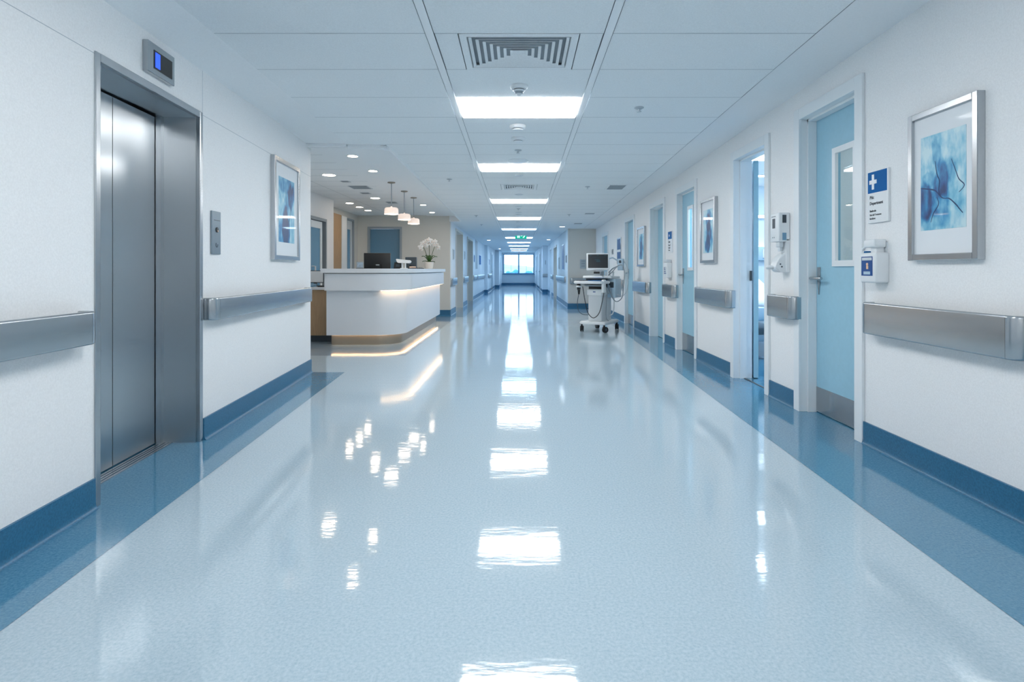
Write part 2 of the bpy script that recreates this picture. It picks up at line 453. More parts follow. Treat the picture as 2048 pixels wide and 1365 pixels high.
for d0, d1 in zip(rows, rows[1:]):
    dm = (d0+d1)/2; xl, xr = left_edge(dm), right_edge(dm)
    g = .0024 if d0 < 9 else .004
    strip(bt, xl, -.553, d0, d1, gap=g, gx=.002); strip(bt, .553, xr, d0, d1, gap=g, gx=.002)
    near = lambda s: any(abs(d0-k) < .01 for k in s)
    if near(light_starts): pass
    elif near(VENT_ROWS):
        w = [v for k, v in VENT_ROWS.items() if abs(k-d0) < .01][0]
        strip(bt, -.5, -w, d0, d1, gap=g, gx=.003); strip(bt, w, .5, d0, d1, gap=g, gx=.003)
    else: strip(bt, -.5, .5, d0, d1, gap=g)
    for sx in (-1, 1):
        strip(be, min(sx*.5025, sx*.5505), max(sx*.5025, sx*.5505), d0, d1, dz=-.004, gap=0)
    strip(bg, -1.85 if d0 < 6 else xl, xr+.05, d0, d1, dz=.03, gap=0)
struct('ceiling', bt, M['tile'], 'suspended ceiling of long pale blue-white tiles', 'ceiling')
struct('ceiling_tee', be, M['tee'], 'pair of raised white ceiling runners beside the light panels', 'ceiling')
struct('ceiling_void', bg, M['gap'], 'dark joints behind the ceiling tiles', 'ceiling')
# plain side strips
b = MB()
fine = lambda L_: sorted(set([round(L_[0]+(L_[-1]-L_[0])*i/60, 4) for i in range(61)]))
kl = [-6, -2, 0, 2, 2.714, 3.7, 5, 6.03]
hl = {-6: 1.36, -2: 1.30, 0: 1.28, 2: 1.265, 2.714: 1.266, 3.7: 1.28, 5: 1.318, 6.03: 1.322}
def hli(d):
    for a_, c_ in zip(kl, kl[1:]):
        if d <= c_: return hl[a_]+(hl[c_]-hl[a_])*(d-a_)/(c_-a_)
    return hl[kl[-1]]
dl = fine(kl)
for a, c in zip(dl, dl[1:]):
    P, Q = LW(a, -.01), LW(c, -.01)
    b.quad((-1.797, a, zc(a)), (-1.797, c, zc(c)), (Q[0], c, EYE+hli(c)), (P[0], a, EYE+hli(a)))
b.quad((-1.797, 6.03, zc(6.03)), (-1.40, 6.03, zc(6.03)), (-1.40, 6.05, zc(6.03)), (-1.797, 6.05, zc(6.03)))
bmesh.ops.remove_doubles(b.bm, verts=b.bm.verts, dist=1e-4)
struct('ceiling_west_strip', b, M['soffit'], 'plain ceiling strip above the lift wall', 'ceiling', 60)
b = MB()
dr = fine([-6, 16.4])
for a, c in zip(dr, dr[1:]):
    h = lambda d: zc(d)+(.035 if d < 9.5 else .035*max(0, (16-d)/6.5))
    b.quad((right_edge(a)+.002, a, zc(a)), (XR+.01, a, h(a)), (XR+.01, c, h(c)), (right_edge(c)+.002, c, zc(c)))
bmesh.ops.remove_doubles(b.bm, verts=b.bm.verts, dist=1e-4)
struct('ceiling_east_strip', b, M['soffit'], 'plain ceiling strip above the ward door wall', 'ceiling', 60)
# reception ceiling
b = MB(); bb = MB()
rr = [r for r in rows if 5.9 < r < 13.8]+[13.75]
for d0, d1 in zip(rr, rr[1:]):
    for x0, x1 in ((-4.2, -3.05), (-3.045, -2.205)):
        b.quad((x0, d0+.004, RECZ), (x1, d0+.004, RECZ), (x1, d1-.004, RECZ), (x0, d1-.004, RECZ))
struct('ceiling_reception', b, M['tile'], 'tiled ceiling over the reception', 'ceiling')
b = MB().box(-4.3, -1.38, 6.0, 13.8, RECZ+.02, RECZ+.04)
struct('ceiling_reception_void', b, M['gap'], 'dark joints behind the reception ceiling tiles', 'ceiling')
b = MB(); b.box(-2.2, -1.40, 6.06, 13.75, RECZ-.012, RECZ+.012)
struct('ceiling_soffit', b, M['soffit'], 'plain lowered soffit above the reception counter', 'ceiling')
b = MB()                                  # lip round the lowered soffit
lip = [(-1.80, 6.035)]+[(-1.385-.16+.16*math.sin(t), 6.035+.16-.16*math.cos(t)) for t in [i*PI/2/6 for i in range(7)]]+[(-1.385, 13.70), (-1.66, 13.745)]
def lipz(d): return min(zc(d), RECZ)-.03
prev = None
for i, (x, y) in enumerate(lip):
    t = Vector((lip[min(i+1, len(lip)-1)][0]-lip[max(i-1, 0)][0], lip[min(i+1, len(lip)-1)][1]-lip[max(i-1, 0)][1])).normalized()
    nx, ny = -t.y, t.x
    ring = [b.bm.verts.new(q) for q in ((x, y, lipz(y)), (x+nx*.02, y+ny*.02, lipz(y)), (x+nx*.02, y+ny*.02, 2.47), (x, y, 2.47))]
    if prev:
        for k in range(4): b.bm.faces.new((prev[k], prev[(k+1) % 4], ring[(k+1) % 4], ring[k]))
    prev = ring
b.quad((XF-.02, 13.73, zc(13.8)), (-1.39, 13.73, zc(13.8)), (-1.39, 14.08, zc(14.06)), (XF-.02, 14.08, zc(14.06)))
b.box(-2.3, -1.805, 6.0, 6.06, 2.395, 2.47)
struct('trim_2', b, M['soffit'], 'raised lip around the reception soffit', 'trim')
struct('ceiling_ward', MB().box(2.37, 6.1, 4.6, 9.4, 2.45, 2.5), M['soffit'], 'white ceiling of the ward room', 'ceiling')
struct('ceiling_side_room', MB().box(2.37, 5.1, 2.3, 4.6, 2.45, 2.5), M['soffit'], 'white ceiling of the room behind the closest door', 'ceiling')

# ------------------------------------------------------------------ baseboards
def base_sec(h=.14, t=.012, c=.03):
    pts = [(0, 0), (c, 0)]+[(c-(c-t)*math.sin(a), c*.9-c*.9*math.cos(a)+.002) for a in (.5, 1.0, 1.57)]+[(t, h), (0, h)]
    return pts
SEC = base_sec()
def base_run(name, label, segs, m=None):
    b = MB()
    for (x0, y0), (x1, y1), (nx, ny) in segs:
        b.sweep(SEC, [(x0, y0, nx, ny), (x1, y1, nx, ny)])
    return struct(name, b, m or M['base'], label, 'baseboard', smooth=40)
nl = (.9969, .0788)
base_run('baseboard_west', 'blue coved baseboard along the lift wall', [(LW(-6)[:2], LW(EL0-.012)[:2], nl), (LW(EL1+.012)[:2], LW(6.17)[:2], nl)])
cuts = [-6]+[v for p, q, h in DOORS for v in (p, q)]+[16.4]
base_run('baseboard_east', 'blue coved baseboard between the ward doors', [((XR, a), (XR, c), (-1, 0)) for a, c in zip(cuts[::2], cuts[1::2])])
base_run('baseboard_stub', 'blue baseboard of the greige stub wall', [((XN, 16.4), (XR, 16.4), (0, -1))])
cuts = [16.4]+[v for p, q, h in FR_OPEN for v in (p, q)]+[28]
base_run('baseboard_far_east', 'blue baseboard of the far east walls', [((XN, a), (XN, c), (-1, 0)) for a, c in zip(cuts[::2], cuts[1::2])]+[((1.15, 28), (XN, 28), (0, -1)), ((1.15, 28), (1.15, 42), (-1, 0))])
cuts = [13.75]+[v for p, q, h in FL_OPEN for v in (p, q)]+[27.5]
base_run('baseboard_far_west', 'blue baseboard of the far west walls', [((XF, a), (XF, c), (1, 0)) for a, c in zip(cuts[::2], cuts[1::2])]+[((XF, 27.5), (-1.5, 27.5), (0, -1)), ((-1.5, 27.5), (-1.5, 36), (1, 0)), ((-1.5, 36), (-1.25, 36), (0, -1)), ((-1.25, 36), (-1.25, 42), (1, 0))])
base_run('baseboard_end', 'blue baseboard under the end window', [((-1.25, 42), (1.15, 42), (0, -1))])
base_run('baseboard_reception', 'blue baseboard of the beige reception wall', [((X2, YB), (BD0, YB), (0, -1)), ((BD1, YB), (XF, YB), (0, -1)), ((X1, 6.17), (X1, 9.43), (1, 0)), ((X1, 10.27), (X1, 10.7), (1, 0))])

# ------------------------------------------------------------------ doors
def make_handle(parent, x, z, y, sgn=1):
    """plate, lever and rose; the lever points along +x*sgn"""
    b = MB()
    b.box(x-.022, x+.022, y-.008, y, z-.0, z+.09, .003)
    b.prism([(x-.022, z), (x+.022, z), (x+.004, z-.12), (x-.004, z-.12)], y-.008, y, axis='y')
    h = b.build('handle', M['chrome'], parent, 40)
    tag(h, 'steel lever handle on a tapered plate')
    b = MB(); b.tube([(x, y, z+.005), (x, y-.05, z+.005)], .011)
    b.tube([(x-.03*sgn, y-.055, z+.005), (x+.0*sgn, y-.058, z+.005), (x+.06*sgn, y-.058, z+.005), (x+.125*sgn, y-.052, z+.005)], .0115)
    b.build('lever', M['chrome'], h, 40)
    return h

def make_door(name, label, loc, rz, W, H, fw=.085, rec=.11, fm='frame', lm='leaf', kick=.2, handle=-1, vision=None, leaf=True, cat='door', glass='glass', depth=None, stop=True):
    r = thing(name, label, cat, loc, rz, kind='structure')
    dep = depth or rec+.06
    b = MB()
    for s in (-1, 1):
        x0, x1 = sorted((s*W/2, s*(W/2-fw)))
        b.box(x0, x1, -.02, .0, 0, H, .003)
        x0, x1 = sorted((s*(W/2-.018), s*(W/2-fw)))
        b.box(x0, x1, -.001, dep, 0, H-fw+.0)
        if stop:
            x0, x1 = sorted((s*(W/2-fw), s*(W/2-fw-.018)))
            b.box(x0, x1, .045, rec, 0, H-fw)
    b.box(-W/2+fw, W/2-fw, -.02, 0, H-fw, H, .003)
    b.box(-W/2+.018, W/2-.018, -.001, dep, H-fw, H-.018)
    if stop: b.box(-W/2+fw, W/2-fw, .045, rec, H-fw-.018, H-fw)
    b.build('door_frame', M[fm], r)
    if not leaf: return r
    x0, x1, z0, z1 = -W/2+fw+.004, W/2-fw-.004, .008, H-fw-.004
    b = MB()
    if vision:
        vx0, vx1, vz0, vz1 = vision
        b.box(x0, vx0, rec, rec+.045, z0, z1); b.box(vx1, x1, rec, rec+.045, z0, z1)
        b.box(vx0, vx1, rec, rec+.045, z0, vz0); b.box(vx0, vx1, rec, rec+.045, vz1, z1)
    else: b.box(x0, x1, rec, rec+.045, z0, z1)
    lf = b.build('door_leaf', M[lm], r)
    if vision:
        t = .032; b = MB()
        b.box(vx0-.01, vx0+t, rec-.014, rec+.01, vz0-.01, vz1+.01); b.box(vx1-t, vx1+.01, rec-.014, rec+.01, vz0-.01, vz1+.01)
        b.box(vx0+t, vx1-t, rec-.014, rec+.01, vz0-.01, vz0+t); b.box(vx0+t, vx1-t, rec-.014, rec+.01, vz1-t, vz1+.01)
        v = b.build('vision_frame', M['white'], lf); tag(v, 'white rim of the narrow vision panel')
        g = MB().box(vx0+.001, vx1-.001, rec+.018, rec+.024, vz0+.001, vz1-.001).build('vision_glass', M[glass], lf)
        tag(g, 'narrow vision panel glass')
    if kick:
        k = MB().box(x0+.004, x1-.004, rec-.003, rec, z0+.004, kick, ).build('kick_plate', M['steel'], lf); tag(k, 'brushed steel kick plate')
    if handle: make_handle(lf, (x0+.055) if handle < 0 else (x1-.055), 1.03, rec, 1 if handle < 0 else -1)
    return r

def rdoor(n, i, label, **kw):
    p, q, h = DOORS[i]
    return make_door('door_%d' % n, label, (XR, (p+q)/2, 0), RZR, q-p, h, **kw)
# local x runs towards the viewer on the ward wall
d1 = rdoor(1, 0, 'pale blue ward door beside the blue cross sign', vision=(-.10, .185, 1.135, 1.975), kick=.2)
d2 = rdoor(2, 1, 'white door frame standing open to the ward room with the bed', leaf=False)
# the open leaf of door 2 folded back inside the room, hinged at the far jamb
W = DOORS[1][1]-DOORS[1][0]
b = MB().box(0, W-.18, -.0225, .0225, .008, DOORS[1][2]-.09)
lf = b.build('door_leaf', M['leaf'], d2)
lf.location = (-(W/2-.10), .205, 0); lf.rotation_euler = (0, 0, math.radians(162))
hg = MB()
hg.cyl((0, 0, .99), (0, 0, 1.09), .012)
hg.build('hinge', M['dgrey'], d2).location = (-(W/2-.098), .155, 0)
MB().box(-W/2+.08, W/2-.08, .08, .1, 0.001, .006).build('threshold', M['dgrey'], d2)
rdoor(3, 2, 'pale blue ward door with vision panel beside the second blue painting', vision=(-.10, .13, 1.10, 1.93), kick=.24, rec=.058)
rdoor(4, 3, 'plain pale blue ward door between small sign and third blue painting', kick=0, handle=0)
rdoor(5, 4, 'pale blue ward door closest behind the medical cart', kick=.2, rec=.05, stop=False)
rdoor(6, 5, 'blue ward door partly hidden by the medical cart monitor', kick=0, handle=0, rec=.035, stop=False)
for i, (p, q, h) in enumerate(FR_OPEN):
    make_door('door_%d' % (7+i), ['grey door recess past the greige stub wall', 'blue door just before the narrow far stub wall'][i], (XN, (p+q)/2, 0), RZR, q-p, h, fw=.07, rec=.2, fm=['leaf_beige', 'frame'][i], lm=['leaf_beige', 'leaf'][i], kick=0, handle=0, depth=.28, stop=False)
for i, (p, q, h) in enumerate(FL_OPEN):
    make_door('door_%d' % (9+i), ['beige door recess next to the reception back wall', 'beige door recess second from the reception back wall'][i], (XF, (p+q)/2, 0), RZL, q-p, h, fw=.06, rec=.3, fm='leaf_beige', lm='leaf_beige', kick=0, handle=0, depth=.4, stop=False)
make_door('door_11', 'blue door in grey frame on the beige reception wall', ((BD0+BD1)/2, YB, 0), 0, BD1-BD0, BDH, fw=.05, rec=.05, fm='grey', lm='leaf_deep', kick=0, handle=0, depth=.1, stop=False)
for i, y in enumerate((31.5, 38.5)):
    xw = -1.5 if i == 0 else -1.25
    r = thing('door_%d' % (12+i), ['blue-grey door on the last wall before the step', 'blue-grey door on the last wall beside the end window'][i], 'door', (xw, y, 0), RZL, kind='structure')
    b = MB(); w, h = 1.1, 2.0
    b.box(-w/2, -w/2+.06, -.03, .0, 0, h); b.box(w/2-.06, w/2, -.03, 0, 0, h); b.box(-w/2+.06, w/2-.06, -.03, 0, h-.06, h)
    b.build('door_frame', M['frame'], r)
    lf = MB().box(-w/2+.06, w/2-.06, -.012, 0, .01, h-.06).build('door_leaf', M['leaf_deep'], r)
    make_handle(lf, -w/2+.12, 1.0, -.012)
for i, y in enumerate((31, 37)):
    r = thing('door_%d' % (14+i), ['blue-grey door just past the narrow far stub wall', 'blue-grey door on the east side close to the end window'][i], 'door', (1.15, y, 0), RZR, kind='structure')
    b = MB(); w, h = 1.2, 2.0
    b.box(-w/2, -w/2+.06, -.03, .0, 0, h); b.box(w/2-.06, w/2, -.03, 0, 0, h); b.box(-w/2+.06, w/2-.06, -.03, 0, h-.06, h)
    b.build('door_frame', M['frame'], r)
    lf = MB().box(-w/2+.06, w/2-.06, -.012, 0, .01, h-.06).build('door_leaf', M['leaf_deep'], r)
    make_handle(lf, -w/2+.12, 1.0, -.012)
# glazed reception doors
r = thing('door_16', 'blue glazed door in white frame on the reception side wall', 'door', (X1, 9.85, 0), RZL, kind='structure')
b = MB(); w, h = .84, 2.0
b.box(-w/2, -w/2+.05, -.02, .12, 0, h); b.box(w/2-.05, w/2, -.02, .12, 0, h); b.box(-w/2+.05, w/2-.05, -.02, .12, h-.05, h)
b.build('door_frame', M['grey'], r)
b = MB(); x0, x1 = -w/2+.05, w/2-.13
b.box(x0, x0+.09, .02, .06, .01, h-.06); b.box(x1-.09, x1, .02, .06, .01, h-.06); b.box(x0+.09, x1-.09, .02, .06, h-.18, h-.06); b.box(x0+.09, x1-.09, .02, .06, .01, .3)
lf = b.build('door_leaf', M['frame'], r)
tag(MB().box(x0+.09, x1-.09, .035, .045, .3, h-.18).build('glass_pane', M['glass_blue'], lf), 'blue glass pane')
MB().box(x0+.09, w/2-.05, .1, .12, 0, h-.05).build('dark_gap', mat('gap_navy', (34, 66, 92), .5), r)
b = MB(); b.tube([(x0+.15, .02, .97), (x0+.15, -.04, .97), (x0+.15, -.04, 1.16), (x0+.15, .02, 1.16)], .012); b.build('pull_handle', M['white'], lf, 40)
r = thing('door_17', 'narrow glazed door beside the oak panel in the reception', 'door', (X2, 13.08, 0), RZL, kind='structure')
b = MB(); w, h = .58, 2.26
b.box(-w/2, -w/2+.04, -.02, .1, 0, h); b.box(w/2-.04, w/2, -.02, .1, 0, h); b.box(-w/2+.04, w/2-.04, -.02, .1, h-.04, h)
b.build('door_frame', M['grey'], r)
b = MB(); x0, x1 = -w/2+.04, w/2-.04
b.box(x0, x0+.08, .02, .06, .01, h-.04); b.box(x1-.12, x1, .02, .06, .01, h-.04); b.box(x0+.1, x1-.12, .02, .06, h-.24, h-.04); b.box(x0+.1, x1-.12, .02, .06, .01, 1.0)
lf = b.build('door_leaf', M['offwhite'], r)
tag(MB().box(x0+.1, x1-.12, .035, .045, 1.0, h-.24).build('glass_pane', M['glass_blue'], lf), 'blue glass pane')
# oak panel and white pilaster in the niche
tag(MB().box(X2-.005, X2+.02, 11.0, 12.40, .12, 2.28).build('wall_panel', M['wood']), 'tall light oak panel on the recessed reception wall', 'wall panel')
tag(MB().box(X2-.005, X2+.03, 12.41, 12.77, .0, 2.27).build('trim_3', M['frame']), 'white upright strip beside the oak panel', 'trim', kind='structure')

# ------------------------------------------------------------------ end window
r = thing('window_1', 'wide two-pane end window with blue-grey frame', 'window', (0, 42, 0), 0, kind='structure')
b = MB(); cx = (W0+W1)/2
b.box(W0, W0+.06, -.03, .12, WZ0, WZ1); b.box(W1-.06, W1, -.03, .12, WZ0, WZ1); b.box(W0+.06, W1-.06, -.03, .12, WZ0, WZ0+.06); b.box(W0+.06, W1-.06, -.03, .12, WZ1-.06, WZ1)
b.box(cx-.05, cx+.05, -.03, .12, WZ0+.06, WZ1-.06)
b.build('window_frame', M['winframe'], r)
b = MB()
for x in ((W0+cx)/2, (W1+cx)/2): b.box(x-.012, x+.012, .03, .06, WZ0+.06, WZ1-.06)
b.build('glazing_bar', M['bluewhite'], r)
for a, c in ((W0+.06, cx-.05), (cx+.05, W1-.06)): MB().box(a, c, .065, .075, WZ0+.06, WZ1-.06).build('window_pane', M['glass_pane'], r)
MB().box(W0-.06, W1+.06, -.1, .0, WZ0-.05, WZ0, .005).build('window_sill', M['winframe'], r)

# ------------------------------------------------------------------ lift
r = thing('elevator', 'stainless steel lift with closed two-leaf doors in a deep recess', 'elevator', LW((EL0+EL1)/2), ARW)
W, H, RD = EL1-EL0, ELH, .25
b = MB(); f = .03
for s in (-1, 1):
    x0, x1 = sorted((s*(W/2+.008), s*(W/2-f))); b.box(x0, x1, -.008, .02, 0, H+.012, .004)
b.box(-W/2+f, W/2-f, -.008, .02, H-f, H+.012, .003)
b.build('door_surround', M['alu'], r)
b = MB()
for s in (-1, 1):
    x0, x1 = sorted((s*(W/2-.002), s*(W/2-f))); b.box(x0, x1, .02, RD+.06, 0, H-.005)
    x0, x1 = sorted((s*(W/2-f), s*(W/2-f-.035))); b.box(x0, x1, RD-.035, RD-.004, 0, H-f)
b.box(-W/2+f, W/2-f, .02, RD+.06, H-f, H-.005)
b.build('recess_lining', M['steel_door'], r)
g = .003
for a, c in ((-W/2+f+.005, .03-g), (.03+g, W/2-f-.04)):
    MB().box(a, c, RD, RD+.03, .012, H-f-.012).build('door_panel', M['steel_door'], r)
MB().box(-W/2+f, W/2-f, RD+.03, RD+.055, 0, H-f).build('shaft_gap', M['steel_dark'], r)
b = MB()
for k in range(4): b.box(-W/2+f, W/2-f, RD-.09+k*.022, RD-.075+k*.022, 0, .006)
b.build('sill', M['alu'], r)

r = thing('floor_indicator', 'steel lift floor display with glowing blue bar above the lift', 'display', LW(3.17, 0, 2.155), ARW)
w, h = .27, .165
MB().box(-w/2, w/2, -.03, 0, 0, h, .003).build('housing', M['steel'], r)
MB().box(-w/2+.055, w/2-.03, -.032, -.028, .03, h-.035).build('screen', M['black'], r)
tag(MB().box(-w/2+.065, -w/2+.112, -.0335, -.031, .04, h-.045).build('lit_bar', M['disp_blue'], r), 'glowing blue bar')

r = thing('call_panel', 'slim grey lift call plate with two round buttons', 'button panel', LW(3.885, 0, 1.205), ARW)
w, h = .135, .29
MB().box(-w/2, w/2, -.012, 0, 0, h, .004).build('plate', mat('call_plate', (136, 150, 160), .35, .6), r)
MB().box(-w/2+.03, w/2-.012, -.0135, -.011, h-.062, h-.059).build('slot', M['black'], r)
b = MB().lathe([(.018, -.016), (.018, -.011)], (0.005, 0, h-.125), axis='y')
t = b.build('button', M['black'], r, 40); MB().lathe([(.006, -.018), (.006, -.0155)], (.011, 0, h-.132), axis='y').build('button_light', M['skin'], t)
b = MB(); b.tube([(.004+.013*math.cos(a), -.0125, h-.225+.017*math.sin(a)) for a in [PI*.8+i*PI*1.25/10 for i in range(11)]], .0022, 6)
b.build('button', M['dgrey'], r)

# ------------------------------------------------------------------ handrails
def rail_section(z0, z1, t=.028, c=.01):
    pts = []
    for (cx, cz, a0) in ((-c, z1-c, 0), (-t+c, z1-c, PI/2), (-t+c, z0+c, PI), (-c, z0+c, 1.5*PI)):
        for k in range(4):
            a = a0+k*PI/6; pts.append((cx+c*math.cos(a), cz+c*math.sin(a)))
    return pts
def make_rail(name, label, loc, rz, L, z0, z1, out=.085, rad=.06, group='steel wall handrails', pin=.0015):
    """loc: middle of the rail on the wall face; local x along the wall, -y out"""
    r = thing(name, label, 'handrail', (loc[0], loc[1], z0), rz, group)
    h = z1-z0; sec = rail_section(0, h)
    xe = L/2
    b = MB(); b.sweep(sec, [(-xe+rad+pin, -out, 0, -1), (xe-rad-pin, -out, 0, -1)]); b.build('rail_face', M['steel'], r, 35)
    for s in (-1, 1):
        path = []
        for k in range(9):
            a = k*PI/2/8
            path.append((s*(xe-rad+rad*math.sin(a)), -out+rad-rad*math.cos(a), s*math.sin(a), -math.cos(a)))
        path.append((s*xe, -.001, s, 0))
        b = MB(); b.sweep(sec, path); b.build('end_cap', M['steel'], r, 35)
    n = 2 if L < 2.5 else 3
    for k in range(n):
        x = -L/2+.12+(L-.24)*k/(n-1)
        MB().box(x-.02, x+.02, -out+.026, 0, .045, h-.045).build('bracket', M['grey'], r)
    return r
def rrail(name, label, d0, d1, z0=.71, z1=.893):
    return make_rail(name, label, (XR, (d0+d1)/2), RZR, d1-d0, z0, z1)
a, c = -.5, 2.565
make_rail('handrail', 'long steel handrail ending against the near edge of the lift frame', LW((a+c)/2), ARW, (c-a)*1.003, .772, .918)
make_rail('handrail', 'steel handrail between the lift and the reception corner', LW((3.715+5.97)/2), ARW, 2.27, .772, .918)
make_rail('handrail', 'wide steel handrail below the largest blue painting', (XR, (2.43+3.565)/2), RZR, 3.565-2.43, 0.71, .902)
rrail('handrail', 'short steel handrail below the white soap dispenser', 4.46, 4.93)
rrail('handrail', 'steel handrail below the second largest painting on the door side', 5.82, 6.95)
rrail('handrail', 'short steel handrail under the smaller sanitiser dispenser', 7.90, 8.52)
rrail('handrail', 'steel handrail below the third painting on the door side', 9.52, 10.74)
rrail('handrail', 'steel handrail just behind the medical cart under the double blue notice', 11.95, 13.95)
make_rail('handrail', 'steel handrail across the greige stub wall', (1.80, 16.4), 0, .70, .70, .872)
def far_rail(label, x, d0, d1, rz): return make_rail('handrail', label, (x, (d0+d1)/2), rz, d1-d0, .72, .90, out=.06, rad=.04)
far_rail('small steel handrail at the corner of the reception back wall', XF, 13.85, 14.88, RZL)
far_rail('small steel handrail between the two beige door recesses', XF, 16.85, 18.2, RZL)
far_rail('small steel handrail past the second beige door recess', XF, 20.5, 22.0, RZL)
far_rail('small steel handrail right before the beige step in the far wall', XF, 22.4, 27.2, RZL)
far_rail('small steel handrail past the beige step in the far wall', -1.5, 27.7, 30.6, RZL)
far_rail('steel handrail just round the corner of the greige stub wall', XN, 17.1, 20.9, RZR)
far_rail('small steel handrail beyond the grey door recess', XN, 23.1, 24.5, RZR)
make_rail('handrail', 'small steel handrail on the narrow far stub wall', (1.275, 28), 0, .24, .74, .90, out=.05, rad=.03)

# ------------------------------------------------------------------ paintings
def artmat(name, w, h, blobs, seed, bias=0., palette=((200, 228, 236), (124, 194, 220), (36, 140, 194), (14, 88, 148), (12, 54, 106))):
    m, nt, bs = newmat(name); N, L = nt.nodes, nt.links
    tc = N.new('ShaderNodeTexCoord'); mp = N.new('ShaderNodeMapping')
    mp.inputs['Scale'].default_value = (1/w, 1, 1/h)
    L.new(tc.outputs['Object'], mp.inputs['Vector'])
    def noise(scale, detail, off):
        n = N.new('ShaderNodeTexNoise'); n.inputs['Scale'].default_value = scale; n.inputs['Detail'].default_value = detail
        mo = N.new('ShaderNodeMapping'); mo.inputs['Location'].default_value = (off, seed*3.1, off*2)
        mo.inputs['Scale'].default_value = (1, 1, .75)
        L.new(mp.outputs['Vector'], mo.inputs['Vector']); L.new(mo.outputs['Vector'], n.inputs['Vector']); return n
    n1 = noise(2.6, 9, seed); n2 = noise(7, 6, seed+5)
    sub = N.new('ShaderNodeVectorMath'); sub.operation = 'SUBTRACT'; sub.inputs[1].default_value = (.5, .5, .5)
    L.new(n1.outputs['Color'], sub.inputs[0])
    sc = N.new('ShaderNodeVectorMath'); sc.operation = 'SCALE'; sc.inputs['Scale'].default_value = .36
    L.new(sub.outputs[0], sc.inputs[0])
    ad = N.new('ShaderNodeVectorMath'); ad.operation = 'ADD'
    L.new(mp.outputs['Vector'], ad.inputs[0]); L.new(sc.outputs[0], ad.inputs[1])
    total = None
    for cx, cz, rx, rz, wt in blobs:
        mm = N.new('ShaderNodeMapping'); mm.vector_type = 'POINT'
        mm.inputs['Scale'].default_value = (1/rx, 0, 1/rz); mm.inputs['Location'].default_value = (-cx/rx, 0, -cz/rz)
        L.new(ad.outputs[0], mm.inputs['Vector'])
        ln = N.new('ShaderNodeVectorMath'); ln.operation = 'LENGTH'; L.new(mm.outputs['Vector'], ln.inputs[0])
        mr = N.new('ShaderNodeMapRange'); mr.interpolation_type = 'SMOOTHSTEP'
        mr.inputs['From Min'].default_value = 1.0; mr.inputs['From Max'].default_value = .6
        mr.inputs['To Min'].default_value = 0; mr.inputs['To Max'].default_value = wt
        L.new(ln.outputs['Value'], mr.inputs['Value'])
        if total is None: total = mr.outputs['Result']
        else:
            a_ = N.new('ShaderNodeMath'); a_.operation = 'ADD'; L.new(total, a_.inputs[0]); L.new(mr.outputs['Result'], a_.inputs[1]); total = a_.outputs[0]
    a_ = N.new('ShaderNodeMath'); a_.operation = 'MULTIPLY_ADD'; a_.inputs[1].default_value = 1.1; a_.inputs[2].default_value = -.43+bias
    L.new(n2.outputs['Fac'], a_.inputs[0])
    b_ = N.new('ShaderNodeMath'); b_.operation = 'ADD'; L.new(total, b_.inputs[0]); L.new(a_.outputs[0], b_.inputs[1])
    rp = N.new('ShaderNodeValToRGB'); cr = rp.color_ramp
    while len(cr.elements) < 5: cr.elements.new(.5)
    for e, pos, c in zip(cr.elements, (0, .28, .55, .8, 1.0), palette): e.position = pos; e.color = (*lin(c), 1)
    L.new(b_.outputs[0], rp.inputs['Fac']); L.new(rp.outputs['Color'], bs.inputs['Base Color'])
    bs.inputs['Roughness'].default_value = .35; bs.inputs['Coat Weight'].default_value = .3; bs.inputs['Coat Roughness'].default_value = .03
    return m
M['stroke'] = mat('ink_stroke', (18, 62, 110), .5)
def make_picture(label, loc, rz, w, h, fw, mw, mh, blobs, seed, strokes=(), mhb=None, bias=0.):
    """w,h outer; fw frame bar; mw/mh mat margins; blobs in units of the art (-.5...5)"""
    r = thing('framed_picture', label, 'picture', loc, rz, 'framed blue abstract paintings')
    mhb = mhb or mh
    b = MB(); D = .04
    b.box(-w/2, -w/2+fw, -D, 0, 0, h, .003); b.box(w/2-fw, w/2, -D, 0, 0, h, .003)
    b.box(-w/2+fw, w/2-fw, -D, 0, 0, fw, .003); b.box(-w/2+fw, w/2-fw, -D, 0, h-fw, h, .003)
    b.build('picture_frame', M['alu'], r)
    MB().box(-w/2+fw, w/2-fw, -D+.016, -.004, fw, h-fw).build('mat_board', M['paper'], r)
    aw, ah = w-2*fw-2*mw, h-2*fw-mh-mhb
    b = MB().box(-aw/2, aw/2, -.001, .001, -ah/2, ah/2)
    zc_ = fw+mhb+ah/2
    a_ = b.build('artwork', artmat('artwork_paint', aw, ah, blobs, seed, bias), r, None, (0, -D+.015, zc_))
    tag(a_, 'blue watercolour sheet inside a white mat')
    if strokes:
        for st, r0 in strokes:
            b = MB()
            P = [Vector((x*aw, -.0016, z*ah)) for x, z in st]
            Q = []
            for i in range(len(P)-1):
                for k in range(4):
                    t = k/4; p0 = P[max(i-1, 0)]; p1 = P[i]; p2 = P[i+1]; p3 = P[min(i+2, len(P)-1)]
                    Q.append(.5*((2*p1)+(p2-p0)*t+(2*p0-5*p1+4*p2-p3)*t*t+(3*p1-p0-3*p2+p3)*t**3))
            Q.append(P[-1]); n = len(Q)
            for i in range(n-1):
                t = (Q[i+1]-Q[i]).normalized(); nn = Vector((-t.z, 0, t.x))
                wa = r0*(.25+.75*math.sin(PI*(.12+.76*i/n))); wb = r0*(.25+.75*math.sin(PI*(.12+.76*(i+1)/n)))
                b.quad(Q[i]-nn*wa, Q[i]+nn*wa, Q[i+1]+nn*wb, Q[i+1]-nn*wb)
            b.build('ink_stroke', M['stroke'], a_, None)
    return r
